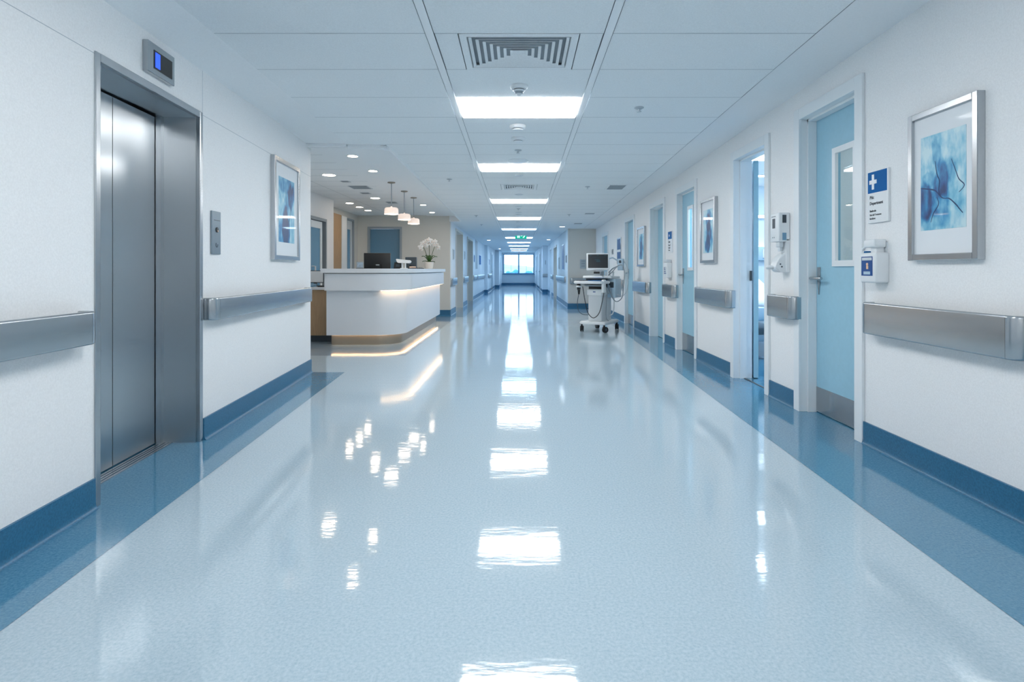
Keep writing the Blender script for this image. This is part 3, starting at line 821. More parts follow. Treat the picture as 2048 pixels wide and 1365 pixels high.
big = [(-.42, -.17, .30, .22, .62), (-.12, -.20, .26, .22, .30), (-.02, .02, .17, .24, .42), (-.13, .30, .13, .2, .34), (.14, .06, .24, .2, .2), (-.2, -.40, .4, .16, .24), (.2, -.2, .3, .25, .12), (-.3, .04, .22, .1, .24)]
bstk = [([(-.16, .22), (-.12, .08), (-.06, .0), (-.08, -.1), (-.02, -.17), (.06, -.19)], .0035), ([(-.5, -.04), (-.34, -.06), (-.16, -.09), (-.06, -.15)], .004), ([(.2, .2), (.3, .06), (.36, -.02), (.47, -.09), (.36, -.15)], .0028),
        ([(.06, -.19), (.16, -.2), (.3, -.27), (.36, -.31), (.44, -.36)], .0035), ([(-.12, -.16), (-.08, -.24), (-.2, -.33), (-.26, -.42)], .003)]
make_picture('largest framed blue abstract painting above the wide handrail', (XR, 2.94, 1.15), RZR, .485, .795, .034, .052, .105, big, 1.7, bstk, .125)
lft = [(-.12, -.18, .26, .26, .85), (-.02, -.34, .3, .3, .6), (.3, .25, .3, .25, .5), (.05, .1, .25, .3, .2), (-.25, -.35, .4, .3, .25), (0, .42, .6, .16, .25)]
lstk = [([(.3, .3), (.26, .1), (.2, -.1), (.06, -.22)], .004), ([(-.1, .35), (-.02, .15), (-.04, .02)], .003)]
make_picture('framed blue abstract painting between the lift and the reception corner', LW(5.305, 0, 1.19), ARW, .72, .905, .04, .10, .12, lft, 4.2, lstk, .12, .12)
mid = [(.0, .18, .3, .25, .5), (.08, -.05, .35, .28, .5), (-.05, -.3, .3, .22, .5), (.1, .35, .25, .2, .4), (.1, -.2, .5, .4, .25)]
make_picture('framed blue painting hung between the open ward door and the next closed door', (XR, 6.585, 1.178), RZR, .50, .735, .032, .06, .09, mid, 9.1, [([(.1, .3), (.0, .05), (.05, -.2), (-.05, -.35)], .004)], .085)
make_picture('framed blue painting, narrow in view, beyond the two closed blue doors', (XR, 10.2, 1.16), RZR, .60, .70, .035, .08, .09, mid, 12.6)

# ------------------------------------------------------------------ signs
def make_sign(label, loc, rz, w, h, split=.42, cross=True, lines=(), t=.014):
    r = thing('wall_sign', label, 'sign', loc, rz, 'blue and white room signs')
    MB().box(-w/2, w/2, -t, 0, 0, h, .002).build('plate', M['white'], r)
    hd = MB().box(-w/2+.003, w/2-.012, -t-.001, -t+.001, h*(1-split), h-.004).build('header', M['blue'], r); tag(hd, 'blue header field')
    if cross:
        b = MB(); cx, cz, s, q = -w*.22, h*(1-split/2), w*.20, w*.055
        b.box(cx-q, cx+q, -t-.0025, -t-.0005, cz-s*1.15, cz+s*1.15); b.box(cx-s*.9, cx-q, -t-.0025, -t-.0005, cz-q*1.1, cz+q*1.1); b.box(cx+q, cx+s*.9, -t-.0025, -t-.0005, cz-q*1.1, cz+q*1.1)
        tag(b.build('cross_emblem', M['white'], hd), 'white cross')
    for body, size, x, z, bold in lines:
        tag(text('lettering', body, size, M['ink'], r, (x, -t-.0008, z), bold), 'grey lettering')
    return r
w, h = .20, .318
make_sign('blue and white sign with white cross beside the closest blue door', (XR, 3.488, 1.388), RZR, w, h, .42, True,
          [('Ptic', .028, -.078, .148, True), ('Department', .026, -.078, .112, True), ('Bedrode', .018, -.078, .068, True), ('Bed-all Tretanee', .017, -.078, .044, False), ('Inodore', .017, -.078, .022, True)])
r = make_sign('small blue-topped sign above the smaller sanitiser dispenser', (XR, 8.29, 1.345), RZR, .22, .31, .36, False,
          [('Dare', .05, -.085, .145, True), ('Roea 5', .042, -.085, .10, False), ('Bed-all', .036, -.085, .062, False), ('Tretan', .03, -.085, .03, False)])
tag(MB().lathe([(.018, -.0155), (.018, -.0135)], (-.035, 0, .25), axis='y', seg=16).build('round_mark', M['white'], r), 'white oval mark')
r = thing('notice_frame', 'metal notice frame with two dark blue sheets behind the medical cart', 'notice', (XR, 12.55, 1.22), RZR)
b = MB(); w, h = .48, .58
b.box(-w/2, w/2, -.012, 0, 0, h, .003); b.build('notice_back', M['alu'], r)
for z0, z1 in ((.035, .265), (.325, .55)): tag(MB().box(-w/2+.06, w/2-.06, -.014, -.011, z0, z1).build('notice_sheet', M['navy'], r), 'dark blue notice sheet')
MB().box(-w/2+.03, w/2-.03, -.0135, -.011, .272, .318).build('notice_strip', M['white'], r)
r = thing('switch_plate', 'slim grey wall plate high between the cart monitor and the double notice', 'wall plate', (XR, 13.4, 1.46), RZR)
MB().box(-.06, .06, -.02, 0, 0, .12, .004).build('plate', M['grey'], r); MB().box(-.02, .02, -.026, -.018, .03, .09, .002).build('rocker', M['dgrey'], r)
r = thing('outlet_panel', 'grey gas and socket panel on the greige stub wall', 'socket panel', (1.825, 16.4, 1.135), 0)
MB().box(-.085, .085, -.02, 0, 0, .26, .004).build('plate', mat('panel_grey', (176, 186, 190), .4), r)
for z in (.05, .12, .19):
    MB().box(-.05, .05, -.025, -.018, z, z+.045, .003).build('socket', M['grey'], r)

def slim_sign(label, loc, rz, w, h, m='grey', name='wall_sign', cat='sign'):
    r = thing(name, label, cat, loc, rz, 'small signs along the far walls')
    MB().box(-w/2, w/2, -.015, 0, 0, h, .002).build('plate', M['alu' if m != 'grey' else 'offwhite'], r)
    MB().box(-w/2+.02, w/2-.02, -.017, -.014, .02, h-.02).build('face', M[m], r)
    return r
slim_sign('small grey sign between the reception back wall and first beige recess', (XF, 14.4, 1.35), RZL, .3, .27)
slim_sign('small grey sign between the two beige door recesses', (XF, 17.35, 1.40), RZL, .3, .27)
slim_sign('small blue sign just past the second beige door recess', (XF, 21.1, 1.38), RZL, .3, .27, 'blue')
slim_sign('blue notice on the far wall just before the beige step', (XF, 24.2, 1.30), RZL, 1.0, .42, 'blue')
slim_sign('dark blue notice past the beige step in the far wall', (-1.5, 28.9, 1.34), RZL, .8, .30, 'navy')
slim_sign('tall grey notice board on the far west wall between blue signs', (XF, 22.2, 1.12), RZL, 1.0, 1.12, 'grey')
slim_sign('tall blue double notice just round the greige stub wall corner', (XN, 18.1, 1.10), RZR, .9, .80, 'navy')
slim_sign('small dark sign on the corner of the greige stub wall', (XN, 16.9, 1.30), RZR, .3, .24, 'dgrey')
slim_sign('slim grey sign before the grey door recess', (XN, 20.0, 1.12), RZR, .5, .42)
slim_sign('tiny grey sign on the narrow far stub wall', (1.29, 28, 1.35), 0, .06, .22)

# ------------------------------------------------------------------ dispensers
def make_sanitiser(label, loc, rz):
    r = thing('sanitizer_dispenser', label, 'dispenser', loc, rz, 'wall sanitiser dispensers')
    MB().box(-.078, .078, -.088, 0, 0, .182, .014, 3).build('body', M['white'], r, 40)
    l = MB().box(-.058, .052, -.0895, -.087, .042, .158).build('label', M['navy'], r); tag(l, 'dark blue label')
    MB().box(-.05, .046, -.0905, -.089, .135, .152).build('label_band', M['offwhite'], l)
    b = MB(); b.box(-.035, .03, -.0905, -.089, .05, .068); b.build('label_block', M['bluewhite'], l)
    b = MB(); b.box(-.008, .012, -.0905, -.089, .082, .104); b.sphere((-.0, -.0895, .112), .009, 1.3, .15, .9, 12, 8); b.build('label_icon', M['skin'], l)
    b = MB(); b.box(-.012, .045, -.062, -.012, .18, .215, .006); b.box(-.045, .06, -.085, -.008, .212, .262, .011, 3); b.build('pump_head', M['white'], r, 40)
    b = MB(); b.tube([(-.03, -.07, .222), (-.045, -.085, .21), (-.048, -.088, .196)], .007); b.build('nozzle', M['offwhite'], r, 40)
    MB().box(-.06, -.036, -.075, -.04, .18, .192, .004).build('pump_button', M['blue'], r)
    MB().box(-.05, .06, -.01, 0, -.004, .245, .004).build('back_plate', M['offwhite'], r)
    return r
make_sanitiser('white sanitiser dispenser with blue label below the cross sign', (XR+.003, 3.475, 1.022), RZR)
r = thing('sanitizer_dispenser', 'smaller white sanitiser dispenser below the small blue-topped sign', 'dispenser', (XR, 8.32, 0.985), RZR, 'wall sanitiser dispensers')
MB().box(-.1, .1, -.075, 0, 0, .22, .012).build('body', M['white'], r, 40)
l = MB().box(-.075, .075, -.0765, -.074, .05, .16).build('label', M['offwhite'], r)
for k, z in enumerate((.06, .085, .115, .135)): MB().box(-.06, .05-.02*k, -.0775, -.076, z, z+.012).build('label_line', M['navy'], l)
MB().box(-.08, .09, -.082, -.006, .218, .262, .01).build('pump_head', M['offwhite'], r, 40)
MB().box(.06, .098, -.05, -.02, .06, .15, .004).build('refill_window', M['grey'], r)

r = thing('soap_dispenser', 'white touch-free soap dispenser with rounded tray between two doors', 'dispenser', (XR, 4.73, 1.08), RZR)
MB().box(-.015, .085, -.03, 0, 0, .27, .004).build('back_plate', M['white'], r)
MB().box(-.072, .085, -.092, 0, .248, .485, .01, 3).build('housing', M['white'], r, 40)
MB().box(-.03, .02, -.0935, -.091, .36, .44, .001).build('display_window', M['dgrey'], r)
MB().box(-.045, .03, -.0935, -.091, .452, .46).build('label_line', M['grey'], r)
for x in (-.025, .005): MB().lathe([(.005, -.094), (.005, -.091)], (x, 0, .285), axis='y', seg=12).build('button', M['grey'], r)
b = MB(); b.box(.084, .0865, -.062, -.03, .40, .465); b.build('side_window', M['dgrey'], r)
MB().box(.084, .0865, -.062, -.03, .26, .32).build('side_window', M['winframe'], r)
b = MB(); b.box(-.01, .06, -.075, -.04, .205, .25, .008); b.box(.0, .05, -.065, -.045, .17, .21, .006); b.build('spout', M['offwhite'], r, 40)
prof = [(0, .0), (-.03, .0)]+[(-.03-.085*math.sin(t), .135-.135*math.cos(t)) for t in [i*PI/2/8 for i in range(1, 9)]][::1]
prof = [(-.012, .0), (-.075, .0), (-.105, .03), (-.102, .065), (-.085, .10), (-.06, .135), (-.03, .158), (-.012, .165)]
b = MB().prism(prof, -.045, .07, axis='x'); bmesh.ops.bevel(b.bm, geom=b.bm.edges[:], offset=.006, segments=2, affect='EDGES')
hd = b.build('tray_hood', M['white'], r, 50)
for x_, z_ in ((-.072, .066), (-.06, .045)):
    MB().cyl((.07, x_, z_), (.0735, x_, z_), .006, seg=12).build('screw', M['dgrey'], hd)
b = MB().sphere((-.01, -.12, .04), .03, 1.1, 1.3, .6); b.build('drip_tray', M['white'], r, 60)

# ------------------------------------------------------------------ ceiling fittings
ords = ['second behind the viewer', 'first behind the viewer', 'overhead near the lift', 'between the large square vent and the next panel', 'level with the reception corner', 'third one in view, over the reception stretch', 'fourth one in view', 'fifth one in view, level with the stub wall', 'sixth one in view, close before the green exit sign', 'seventh one in view, just past the green exit sign', 'eighth one in view', 'ninth one in view', 'last one before the end window']
for (d0, d1), o_ in zip(LIGHTS, ords):
    r = thing('ceiling_light', 'bright white ceiling light panel, '+o_, 'ceiling light', (0, d0, zc(d0)), 0, 'ceiling light panels along the corridor')
    L, dz = d1-d0, zc(d1)-zc(d0)
    def P(x, t, z): return (x, t*L, t*dz+z)
    b = MB()
    e = .012; t0, t1 = e/L, 1-e/L
    for A, B_, C_, D_ in (((-.5, 0), (-.5, 1), (-.488, t1), (-.488, t0)), ((.5, 1), (.5, 0), (.488, t0), (.488, t1)), ((-.5, 1), (.5, 1), (.488, t1), (-.488, t1)), ((.5, 0), (-.5, 0), (-.488, t0), (.488, t0))):
        b.quad(*[P(x, t, -.003) for x, t in (A, B_, C_, D_)])
    b.build('light_frame', M['tee'], r)
    b = MB()
    lo = [b.bm.verts.new(P(x, t, -.010)) for x, t in ((-.486, t0), (.486, t0), (.486, t1), (-.486, t1))]
    hi = [b.bm.verts.new(P(x, t, -.001)) for x, t in ((-.488, t0), (.488, t0), (.488, t1), (-.488, t1))]
    b.bm.faces.new(lo); b.bm.faces.new(hi[::-1])
    for k in range(4): b.bm.faces.new((lo[k], lo[(k+1) % 4], hi[(k+1) % 4], hi[k]))
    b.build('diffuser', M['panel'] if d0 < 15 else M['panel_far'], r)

def make_diffuser(label, d0, d1, w, nring=7):
    r = thing('ceiling_vent', label, 'air vent', (0, (d0+d1)/2, zc((d0+d1)/2)), 0, 'square ceiling air diffusers')
    D = (d1-d0)/2-.004; sl = (zc(d1)-zc(d0))/(d1-d0)
    ew, ed = w-.045, D-.035
    b = MB()
    def ring(xa, ya, za, xb, yb, zb_):
        for (p, q) in (((-1, -1), (1, -1)), ((1, -1), (1, 1)), ((1, 1), (-1, 1)), ((-1, 1), (-1, -1))):
            b.quad((p[0]*xa, p[1]*ya, za+p[1]*ya*sl), (q[0]*xa, q[1]*ya, za+q[1]*ya*sl), (q[0]*xb, q[1]*yb, zb_+q[1]*yb*sl), (p[0]*xb, p[1]*yb, zb_+p[1]*yb*sl))
    ring(w-.003, D, -.002, ew, ed, -.004)
    ring(w-.003, D, -.002, w-.003, D, .012)
    ring(ew, ed, -.004, ew-.004, ed-.004, .012)
    b.build('vent_frame', M['tile'], r)
    b = MB()
    for k in range(nring):
        f0 = 1-(k+.25)/(nring+.6)
        ring(ew*f0, ed*f0, -.004, ew*f0-.018, ed*f0-.014, .006)
        ring(ew*f0, ed*f0, -.004, ew*f0-.003, ed*f0-.003, .002)
    fk = 1-(nring+.1)/(nring+.6)
    b.quad((-ew*fk-.02, -ed*fk-.012, .002), (ew*fk+.02, -ed*fk-.012, .002), (ew*fk+.02, ed*fk+.012, .002), (-ew*fk-.02, ed*fk+.012, .002))
    b.build('louvre', M['tile'], r)
    b = MB().box(-ew-.004, ew+.004, -ed-.004, ed+.004, .02, .07); b.bm.faces.ensure_lookup_table(); bmesh.ops.delete(b.bm, geom=[f for f in b.bm.faces if f.calc_center_median().z < .03], context='FACES')
    b.build('duct', M['dark'], r)
    return r
make_diffuser('large square louvred air vent closest in the ceiling', 3.387, 3.947, .36)
make_diffuser('square louvred air vent between second and third light panels', 8.44, 8.95, .27, 6)

def make_grille(label, x, d, w, l, n=8):
    r = thing('ceiling_grille', label, 'air vent', (x, d, zc(d)), 0, 'grey ceiling grilles')
    sl = (zc(d+.2)-zc(d-.2))/.4
    b = MB()
    b.box(-w/2-.02, -w/2, -l/2, l/2, -.006, .004); b.box(w/2, w/2+.02, -l/2, l/2, -.006, .004); b.box(-w/2-.02, w/2+.02, -l/2-.02, -l/2, -.006, .004); b.box(-w/2-.02, w/2+.02, l/2, l/2+.02, -.006, .004)
    b.xf(Matrix.Shear('XY', 4, (0, 0)) @ Matrix(((1, 0, 0, 0), (0, 1, 0, 0), (0, sl, 1, 0), (0, 0, 0, 1))))
    b.build('grille_frame', M['tile'], r)
    b = MB()
    for k in range(n): b.box(-w/2, w/2, -l/2+l*(k+.1)/n, -l/2+l*(k+.75)/n, -.005, .001)
    b.xf(Matrix(((1, 0, 0, 0), (0, 1, 0, 0), (0, sl, 1, 0), (0, 0, 0, 1))))
    b.build('grille_blade', M['grey'], r)
    return r
make_grille('grey grille in the ceiling level with the square vent by the ward doors', 1.47, 8.70, .24, .40)
make_grille('slim grey grille in the ceiling above the third painting', 1.50, 12.2, .2, .22, 4)
make_grille('slim grey grille in the ceiling close to the greige stub wall', 1.50, 14.6, .2, .3, 4)

def make_detector(label, x, d, kind, rad=.07, z=None):
    zz = zc(d) if z is None else z
    r = thing({'smoke': 'smoke_detector', 'sprinkler': 'ceiling_sprinkler', 'dome': 'ceiling_dome', 'disc': 'ceiling_sensor'}[kind], label, {'smoke': 'smoke detector', 'sprinkler': 'sprinkler', 'dome': 'ceiling dome', 'disc': 'ceiling sensor'}[kind], (x, d, zz+.003), 0, 'small ceiling devices')
    if kind == 'smoke':
        MB().lathe([(rad*.96, .0), (rad, -.008), (rad*.98, -.02), (rad*.84, -.03), (rad*.6, -.032)]).build('housing', M['white'], r, 40)
        MB().lathe([(rad*.62, -.030), (rad*.62, -.038)]).build('sensor_slot', M['dgrey'], r, 40)
        MB().lathe([(rad*.70, -.0375), (rad*.6, -.047), (rad*.3, -.05)]).build('sensor_cap', M['white'], r, 40)
    elif kind == 'sprinkler':
        MB().lathe([(.040, .0), (.040, -.006), (.026, -.013), (.014, -.015)], seg=20).build('escutcheon', M['fitting'], r, 40)
        MB().lathe([(.009, -.013), (.009, -.028), (.006, -.034)], seg=12).build('nozzle', M['offwhite'], r, 40)
        MB().lathe([(.02, -.036), (.02, -.039)], seg=16).build('deflector', M['offwhite'], r, 40)
    elif kind == 'dome':
        MB().lathe([(rad, .0), (rad, -.006), (rad*.8, -.018), (rad*.4, -.026)]).build('dome_cover', M['white'], r, 40)
    else:
        MB().lathe([(rad, .002), (rad, -.008), (rad*.7, -.014)], seg=20).build('sensor_disc', M['offwhite'], r, 40)
    return r
r = make_detector('white smoke detector with sensor tip just before the closest light panel', 0, 4.27, 'smoke', .066)
MB().lathe([(.04, -.034), (.03, -.06), (.026, -.062)]).build('sensor_ring', M['grey'], r, 40)
MB().lathe([(.024, -.06), (.01, -.078), (.004, -.08)], seg=16).build('sensor_tip', M['white'], r, 40)
make_detector('slotted white smoke detector right after the closest light panel', -.01, 5.33, 'smoke', .078)
make_detector('slotted white smoke detector one tile further from the closest light panel', -.01, 5.77, 'smoke', .072)
make_detector('white sprinkler head in front of the flat ceiling dome', -.01, 6.28, 'sprinkler')
make_detector('wide flat white dome just before the second light panel', -.01, 6.82, 'dome', .125)
make_detector('small flat sensor right behind the second light panel', 0, 7.72, 'disc', .055)
make_detector('small flat sensor between the second square vent and third light panel', 0, 9.45, 'disc', .07)
for d, k, l in ((10.95, 'disc', 'small flat sensor right behind the third light panel'), (11.35, 'sprinkler', 'sprinkler head behind the third light panel'), (12.0, 'disc', 'flat sensor midway between third and fourth light panels'), (12.45, 'disc', 'flat sensor close before the fourth light panel'), (14.1, 'disc', 'flat sensor right behind the fourth light panel'), (15.4, 'disc', 'flat sensor close before the fifth light panel'), (18.0, 'disc', 'flat sensor between fifth and sixth light panels')):
    make_detector(l, -.01, d, k, .07)
for x, d, l in ((1.0, 4.79, 'sprinkler head beside the closest light panel on the ward side'), (1.03, 8.65, 'sprinkler head on the ward side near the grey ceiling grille'), (1.08, 12.4, 'sprinkler head on the ward side near the slim grille'), (-.97, 8.02, 'sprinkler head beside the reception soffit'), (-.94, 12.6, 'sprinkler head near the far end of the reception soffit'), (-.97, 14.9, 'sprinkler head past the reception back wall')):
    make_detector(l, x, d, 'sprinkler')

def make_downlight(label, x, d, z, rad=.055, m='down_warm', group='reception downlights'):
    r = thing('downlight', label, 'downlight', (x, d, z), 0, group)
    MB().lathe([(rad+.014, .0), (rad+.012, -.005), (rad, -.005), (rad-.001, 0)]).build('rim', M['white'], r, 40)
    MB().lathe([(rad, -.0005), (rad, -.004)]).build('lens', M[m], r)
    return r
zs = RECZ-.012
for x, d, l in ((-1.88, 6.5, 'round downlight in the soffit closest to the lift wall corner'), (-1.90, 7.48, 'round downlight in the soffit just before the three pendants'), (-1.90, 11.4, 'round downlight in the soffit behind the three pendants'), (-1.95, 12.9, 'round downlight in the soffit closest to the beige back wall')):
    make_downlight(l, x, d, zs)
make_downlight('wide round downlight in the tiles right of the glazed side door', -2.6, 7.87, RECZ, .085)
make_downlight('wide round downlight in the tiles level with the last pendant', -2.6, 10.4, RECZ, .08)
for d, l in ((11.2, 'first of three round downlights before the oak panel'), (11.9, 'middle of three round downlights before the oak panel'), (12.56, 'farthest of three round downlights before the oak panel')):
    make_downlight(l, -3.3, d, RECZ, .07)
for x, d, l in ((1.17, 15.6, 'single white downlight near the greige stub wall'), (1.15, 22.4, 'distant white downlight on the east side past the stub wall'), (-1.2, 22.8, 'distant white downlight on the west side before the step'), (-1.1, 32.8, 'most distant white downlight near the end window')):
    make_downlight(l, x, d, zc(d)+.0, .07, 'down_cool', 'corridor downlights')
for x, d, w, l, lab in ((-2.5, 9.06, .28, .35, 'grey grille in the reception tiles'), (-2.55, 8.45, .1, .12, 'tiny grey plate in the reception tiles'), (-2.6, 9.75, .13, .15, 'small grey plate beyond the reception grille'), (-2.45, 11.1, .18, .25, 'grey plate above the pendant lamps')):
    r = thing('ceiling_grille', lab, 'air vent', (x, d, RECZ), 0, 'reception ceiling plates')
    b = MB()
    n = 5
    for k in range(n): b.box(-w/2, w/2, -l/2+l*k/n, -l/2+l*(k+.7)/n, -.006, .0)
    b.build('grille_blade', M['grey'], r)
    b = MB(); b.box(-w/2-.015, -w/2, -l/2, l/2, -.006, 0); b.box(w/2, w/2+.015, -l/2, l/2, -.006, 0); b.build('grille_frame', M['offwhite'], r)

# pendants
def make_pendant(label, d):
    r = thing('pendant_lamp', label, 'pendant lamp', (-1.875, d, zs), 0, 'pendant lamps over the reception counter')
    MB().lathe([(.055, 0), (.055, -.012), (.02, -.02)]).build('canopy', M['plinth'], r, 40)
    zb_ = -.47
    MB().cyl((0, 0, -.015), (0, 0, zb_+.09), .0065, seg=10).build('rod', M['grey'], r, 40)
    MB().lathe([(.012, zb_+.115), (.012, zb_+.096), (.078, zb_+.095), (.092, zb_+.088), (.099, zb_+.072), (.104, zb_), (.100, zb_), (.096, zb_+.07), (.088, zb_+.084), (.02, zb_+.09)]).build('lamp_shade', M['pend'], r, 40)
    MB().lathe([(.099, zb_+.016), (.0995, zb_+.002)]).build('diffuser', M['pend_glow'], r)
    return r
for d, l in ((8.45, 'closest of the three white pendant lamps'), (9.4, 'middle of the three white pendant lamps'), (10.24, 'farthest of the three white pendant lamps')): make_pendant(l, d)

# exit signs
r = thing('exit_sign', 'green emergency exit sign hanging between ceiling light panels', 'exit sign', (.065, 19.8, 2.17), 0)
b = MB().box(-.2, .2, -.03, .03, 0, .19, .004); b.build('sign_box', M['green'], r)
b = MB(); b.box(-.125, -.085, -.033, -.029, .03, .17); b.box(-.07, -.04, -.033, -.029, .03, .17); b.box(-.085, -.07, -.033, -.029, .135, .165); b.build('door_symbol', M['exitwhite'], r)
b = MB(); b.box(-.005, .05, -.033, -.029, .085, .112); b.prism([(.06, .03), (.10, .03), (.145, .095), (.085, .17), (.06, .165), (.105, .098)], -.033, -.029, axis='y'); b.build('arrow_symbol', M['exitwhite'], r)
b = MB(); 
for x in (-.12, .12): b.cyl((x, 0, .19), (x, 0, zc(19.8)-2.17), .005, seg=8)
b.build('hanger', M['grey'], r)
r = thing('exit_sign', 'tiny pale red sign hanging before the end window', 'exit sign', (.03, 40.5, 2.34), 0)
MB().box(-.09, .09, -.03, .03, -.02, zc(40.5)-2.34-.05, .004).build('sign_box', M['red'], r)
MB().cyl((0, 0, zc(40.5)-2.34-.06), (0, 0, zc(40.5)-2.34), .01, seg=8).build('hanger', M['grey'], r)

# ------------------------------------------------------------------ reception counter
def cpath(inset, xl=-2.80, dend=12.35, R=.42, n=12):
    """plan line of the counter front: along the front, round the corner, along the corridor"""
    xs, ys = -1.70-inset, 8.36+inset; rr_ = max(.05, R-inset)
    P = [(xl, ys), ((xl+xs-rr_)/2, ys)]
    P += [(xs-rr_+rr_*math.sin(a), ys+rr_-rr_*math.cos(a)) for a in [k*PI/2/n for k in range(n+1)]]
    return P+[(xs, (ys+dend)/2), (xs, dend)]
r = thing('reception_counter', 'white reception counter with rounded corner and warm light strips', 'reception counter', (-2.2, 9.0, 0), 0)
off = Matrix.Translation((2.2, -9.0, 0))
def cpart(name, b, m, parent=r, smooth=35): return b.xf(off if parent is r else Matrix()).build(name, m, parent, smooth)
b = MB().ribbon(cpath(0), cpath(.12), .147, .80); body = cpart('body_panel', b, M['counter'])
b = MB().ribbon(cpath(-.075, -2.805, 12.42), cpath(.12, -2.805, 12.42), .80, 1.045); cpart('fascia', b, M['counter'])
b = MB().ribbon(cpath(-.105, -2.85, 12.46), cpath(.48, -2.85, 12.46), 1.055, 1.117)
tb = b; bmesh.ops.recalc_face_normals(b.bm, faces=b.bm.faces); cpart('counter_top', b, M['counter'])
b = MB().ribbon(cpath(-.02, -2.80, 12.4), cpath(.1, -2.80, 12.4), 1.045, 1.055); cpart('shadow_joint', b, M['grey'])
b = MB().ribbon(cpath(.075, -2.75, 12.28), cpath(.17, -2.75, 12.28), 0, .147); tag(cpart('plinth', b, M['plinth']), 'brushed metal plinth')
b = MB().ribbon(cpath(.03, -2.74, 12.30), cpath(.05, -2.74, 12.30), .1435, .147); tag(cpart('plinth_light_strip', b, M['led_low']), 'glowing warm strip above the plinth')
b = MB().ribbon(cpath(-.055, -2.8, 12.38)[4:], cpath(-.035, -2.8, 12.38)[4:], .795, .80)
tag(cpart('fascia_light_strip', b, M['led']), 'glowing warm strip under the fascia')

r2 = thing('work_desk', 'lower oak-fronted desk wing beside the white counter', 'desk', (-3.1, 9.2, 0), 0)
MB().box(-.345, .30, -.45, -.41, .10, .795).build('front_panel', M['wood'], r2)
MB().box(-.345, .30, -.40, -.37, 0, .10).build('toe_kick', M['dgrey'], r2)
MB().box(-.345, 1.22, -.475, .35, .795, .835, .004).build('desk_top', M['counter'], r2)
MB().box(1.17, 1.20, -.3, .3, 0, .795).build('end_panel', M['counter'], r2)
r2b = thing('back_desk', 'inner desk along the side of the white counter', 'desk', (-2.2, 10.9, 0), 0)
MB().box(-.3, .36, -1.34, 1.4, .795, .835, .004).build('desk_top', M['counter'], r2b)
for y in (-1.2, 1.3): MB().box(-.28, .34, y-.015, y+.015, 0, .795).build('end_panel', M['counter'], r2b)

def make_monitor(label, loc, rz, w, h, back='black', face='screen', tilt=0., neck=.12, name='monitor'):
    """seen from behind at rz = 0 (screen faces +y)"""
    q = thing(name, label, 'monitor', loc, rz)
    MB().box(-.11, .11, -.08, .08, 0, .012, .004).build('stand_base', M['black'], q)
    MB().box(-.025, .025, -.035, -.005, .012, neck+h*.45, .004).build('stand_neck', M['black'], q)
    MB().box(-w/2, w/2, -.012, .03, neck, neck+h, .006).build('screen_shell', M[back], q, 40)
    MB().box(-w/2+.012, w/2-.012, .0302, .032, neck+.012, neck+h-.012).build('screen_glass', M[face], q)
    return q
q = make_monitor('large black computer monitor seen from behind over the white counter', (-2.28, 9.25, .835), math.radians(6), .42, .34, neck=.195)
MB().box(-.05, .05, -.05, -.012, .27, .36, .006).build('mount_block', M['black'], q)
tag(MB().box(-.015, .04, -.052, -.049, .335, .352).build('port_cover', M['grey'], q), 'pale port cover')
make_monitor('smaller dark blue monitor seen from behind, right of the white terminal', (-1.955, 10.4, .835), math.radians(-10), .21, .27, 'dgrey', neck=.225)
# screen on the lower desk seen from the front
q = make_monitor('dark-framed pale computer screen on the lower desk wing', (-3.27, 9.22, .835), PI, .30, .20, 'dgrey', 'offwhite', neck=.055)
q = thing('keyboard', 'dark keyboard on the lower desk wing', 'keyboard', (-2.98, 8.93, .835), .1)
MB().box(-.13, .13, -.06, .06, 0, .016, .004).build('case', M['black'], q)
b = MB()
for i in range(4):
    for k in range(11): b.box(-.122+k*.0222, -.104+k*.0222, -.05+i*.026, -.03+i*.026, .015, .022)
b.build('key', M['dgrey'], q)
q = thing('desk_phone', 'low dark phone beside the keyboard on the desk wing', 'phone', (-3.24, 8.90, .835), 0)
MB().prism([(-.08, 0), (.08, 0), (.08, .05), (-.08, .02)], -.08, .08, axis='x').build('phone_body', M['winframe'], q)
b = MB(); b.tube([(-.06, -.06, .04), (-.055, -.02, .055), (-.055, .03, .065), (-.06, .07, .066)], .014); b.build('handset', M['black'], q, 50)

ct = 1.117
q = thing('desk_display', 'small grey picture stand at the left of the black monitor', 'picture stand', (-2.42, 8.75, ct), .15)
MB().box(-.052, .052, -.006, .006, .008, .105, .002).build('stand_frame', M['grey'], q)
MB().box(-.038, .044, -.0075, -.0055, .02, .092).build('picture_sheet', mat('sheet_blue', (150, 172, 192), .5, var=.2, vscale=30), q)
MB().box(-.055, .055, -.02, .03, 0, .009).build('stand_foot', M['dgrey'], q)
q = thing('card_terminal', 'white flat-topped terminal on a short twin stem on the counter', 'card terminal', (-1.745, 8.72, ct), 0)
b = MB()
for x in (-.022, .022): b.cyl((x, 0, .008), (x, 0, .092), .011, seg=14)
b.build('stem', M['white'], q, 40)
MB().box(-.05, .05, -.04, .04, 0, .010, .003).build('foot', M['white'], q)
MB().prism([(-.095, .10), (-.08, .088), (.08, .082), (.10, .09), (.105, .115), (.085, .128), (-.1, .148), (-.112, .14)], -.05, .05, axis='y').build('flat_head', M['white'], q, 30)
q = thing('card_reader', 'black box beside the white twin-stem terminal', 'card reader', (-1.86, 8.80, ct), .1)
MB().prism([(-.055, 0), (.06, 0), (.06, .098), (-.04, .098)], -.04, .04, axis='y').build('reader_body', M['black'], q)
MB().box(-.02, .04, -.042, -.039, .03, .07).build('reader_slot', M['dgrey'], q)
q = thing('pen_tray', 'low black pen tray left of the orchid', 'pen tray', (-1.83, 10.55, ct), 0)
b = MB(); b.box(-.09, .09, -.04, .04, 0, .012, .003); b.build('tray', M['black'], q)
b = MB()
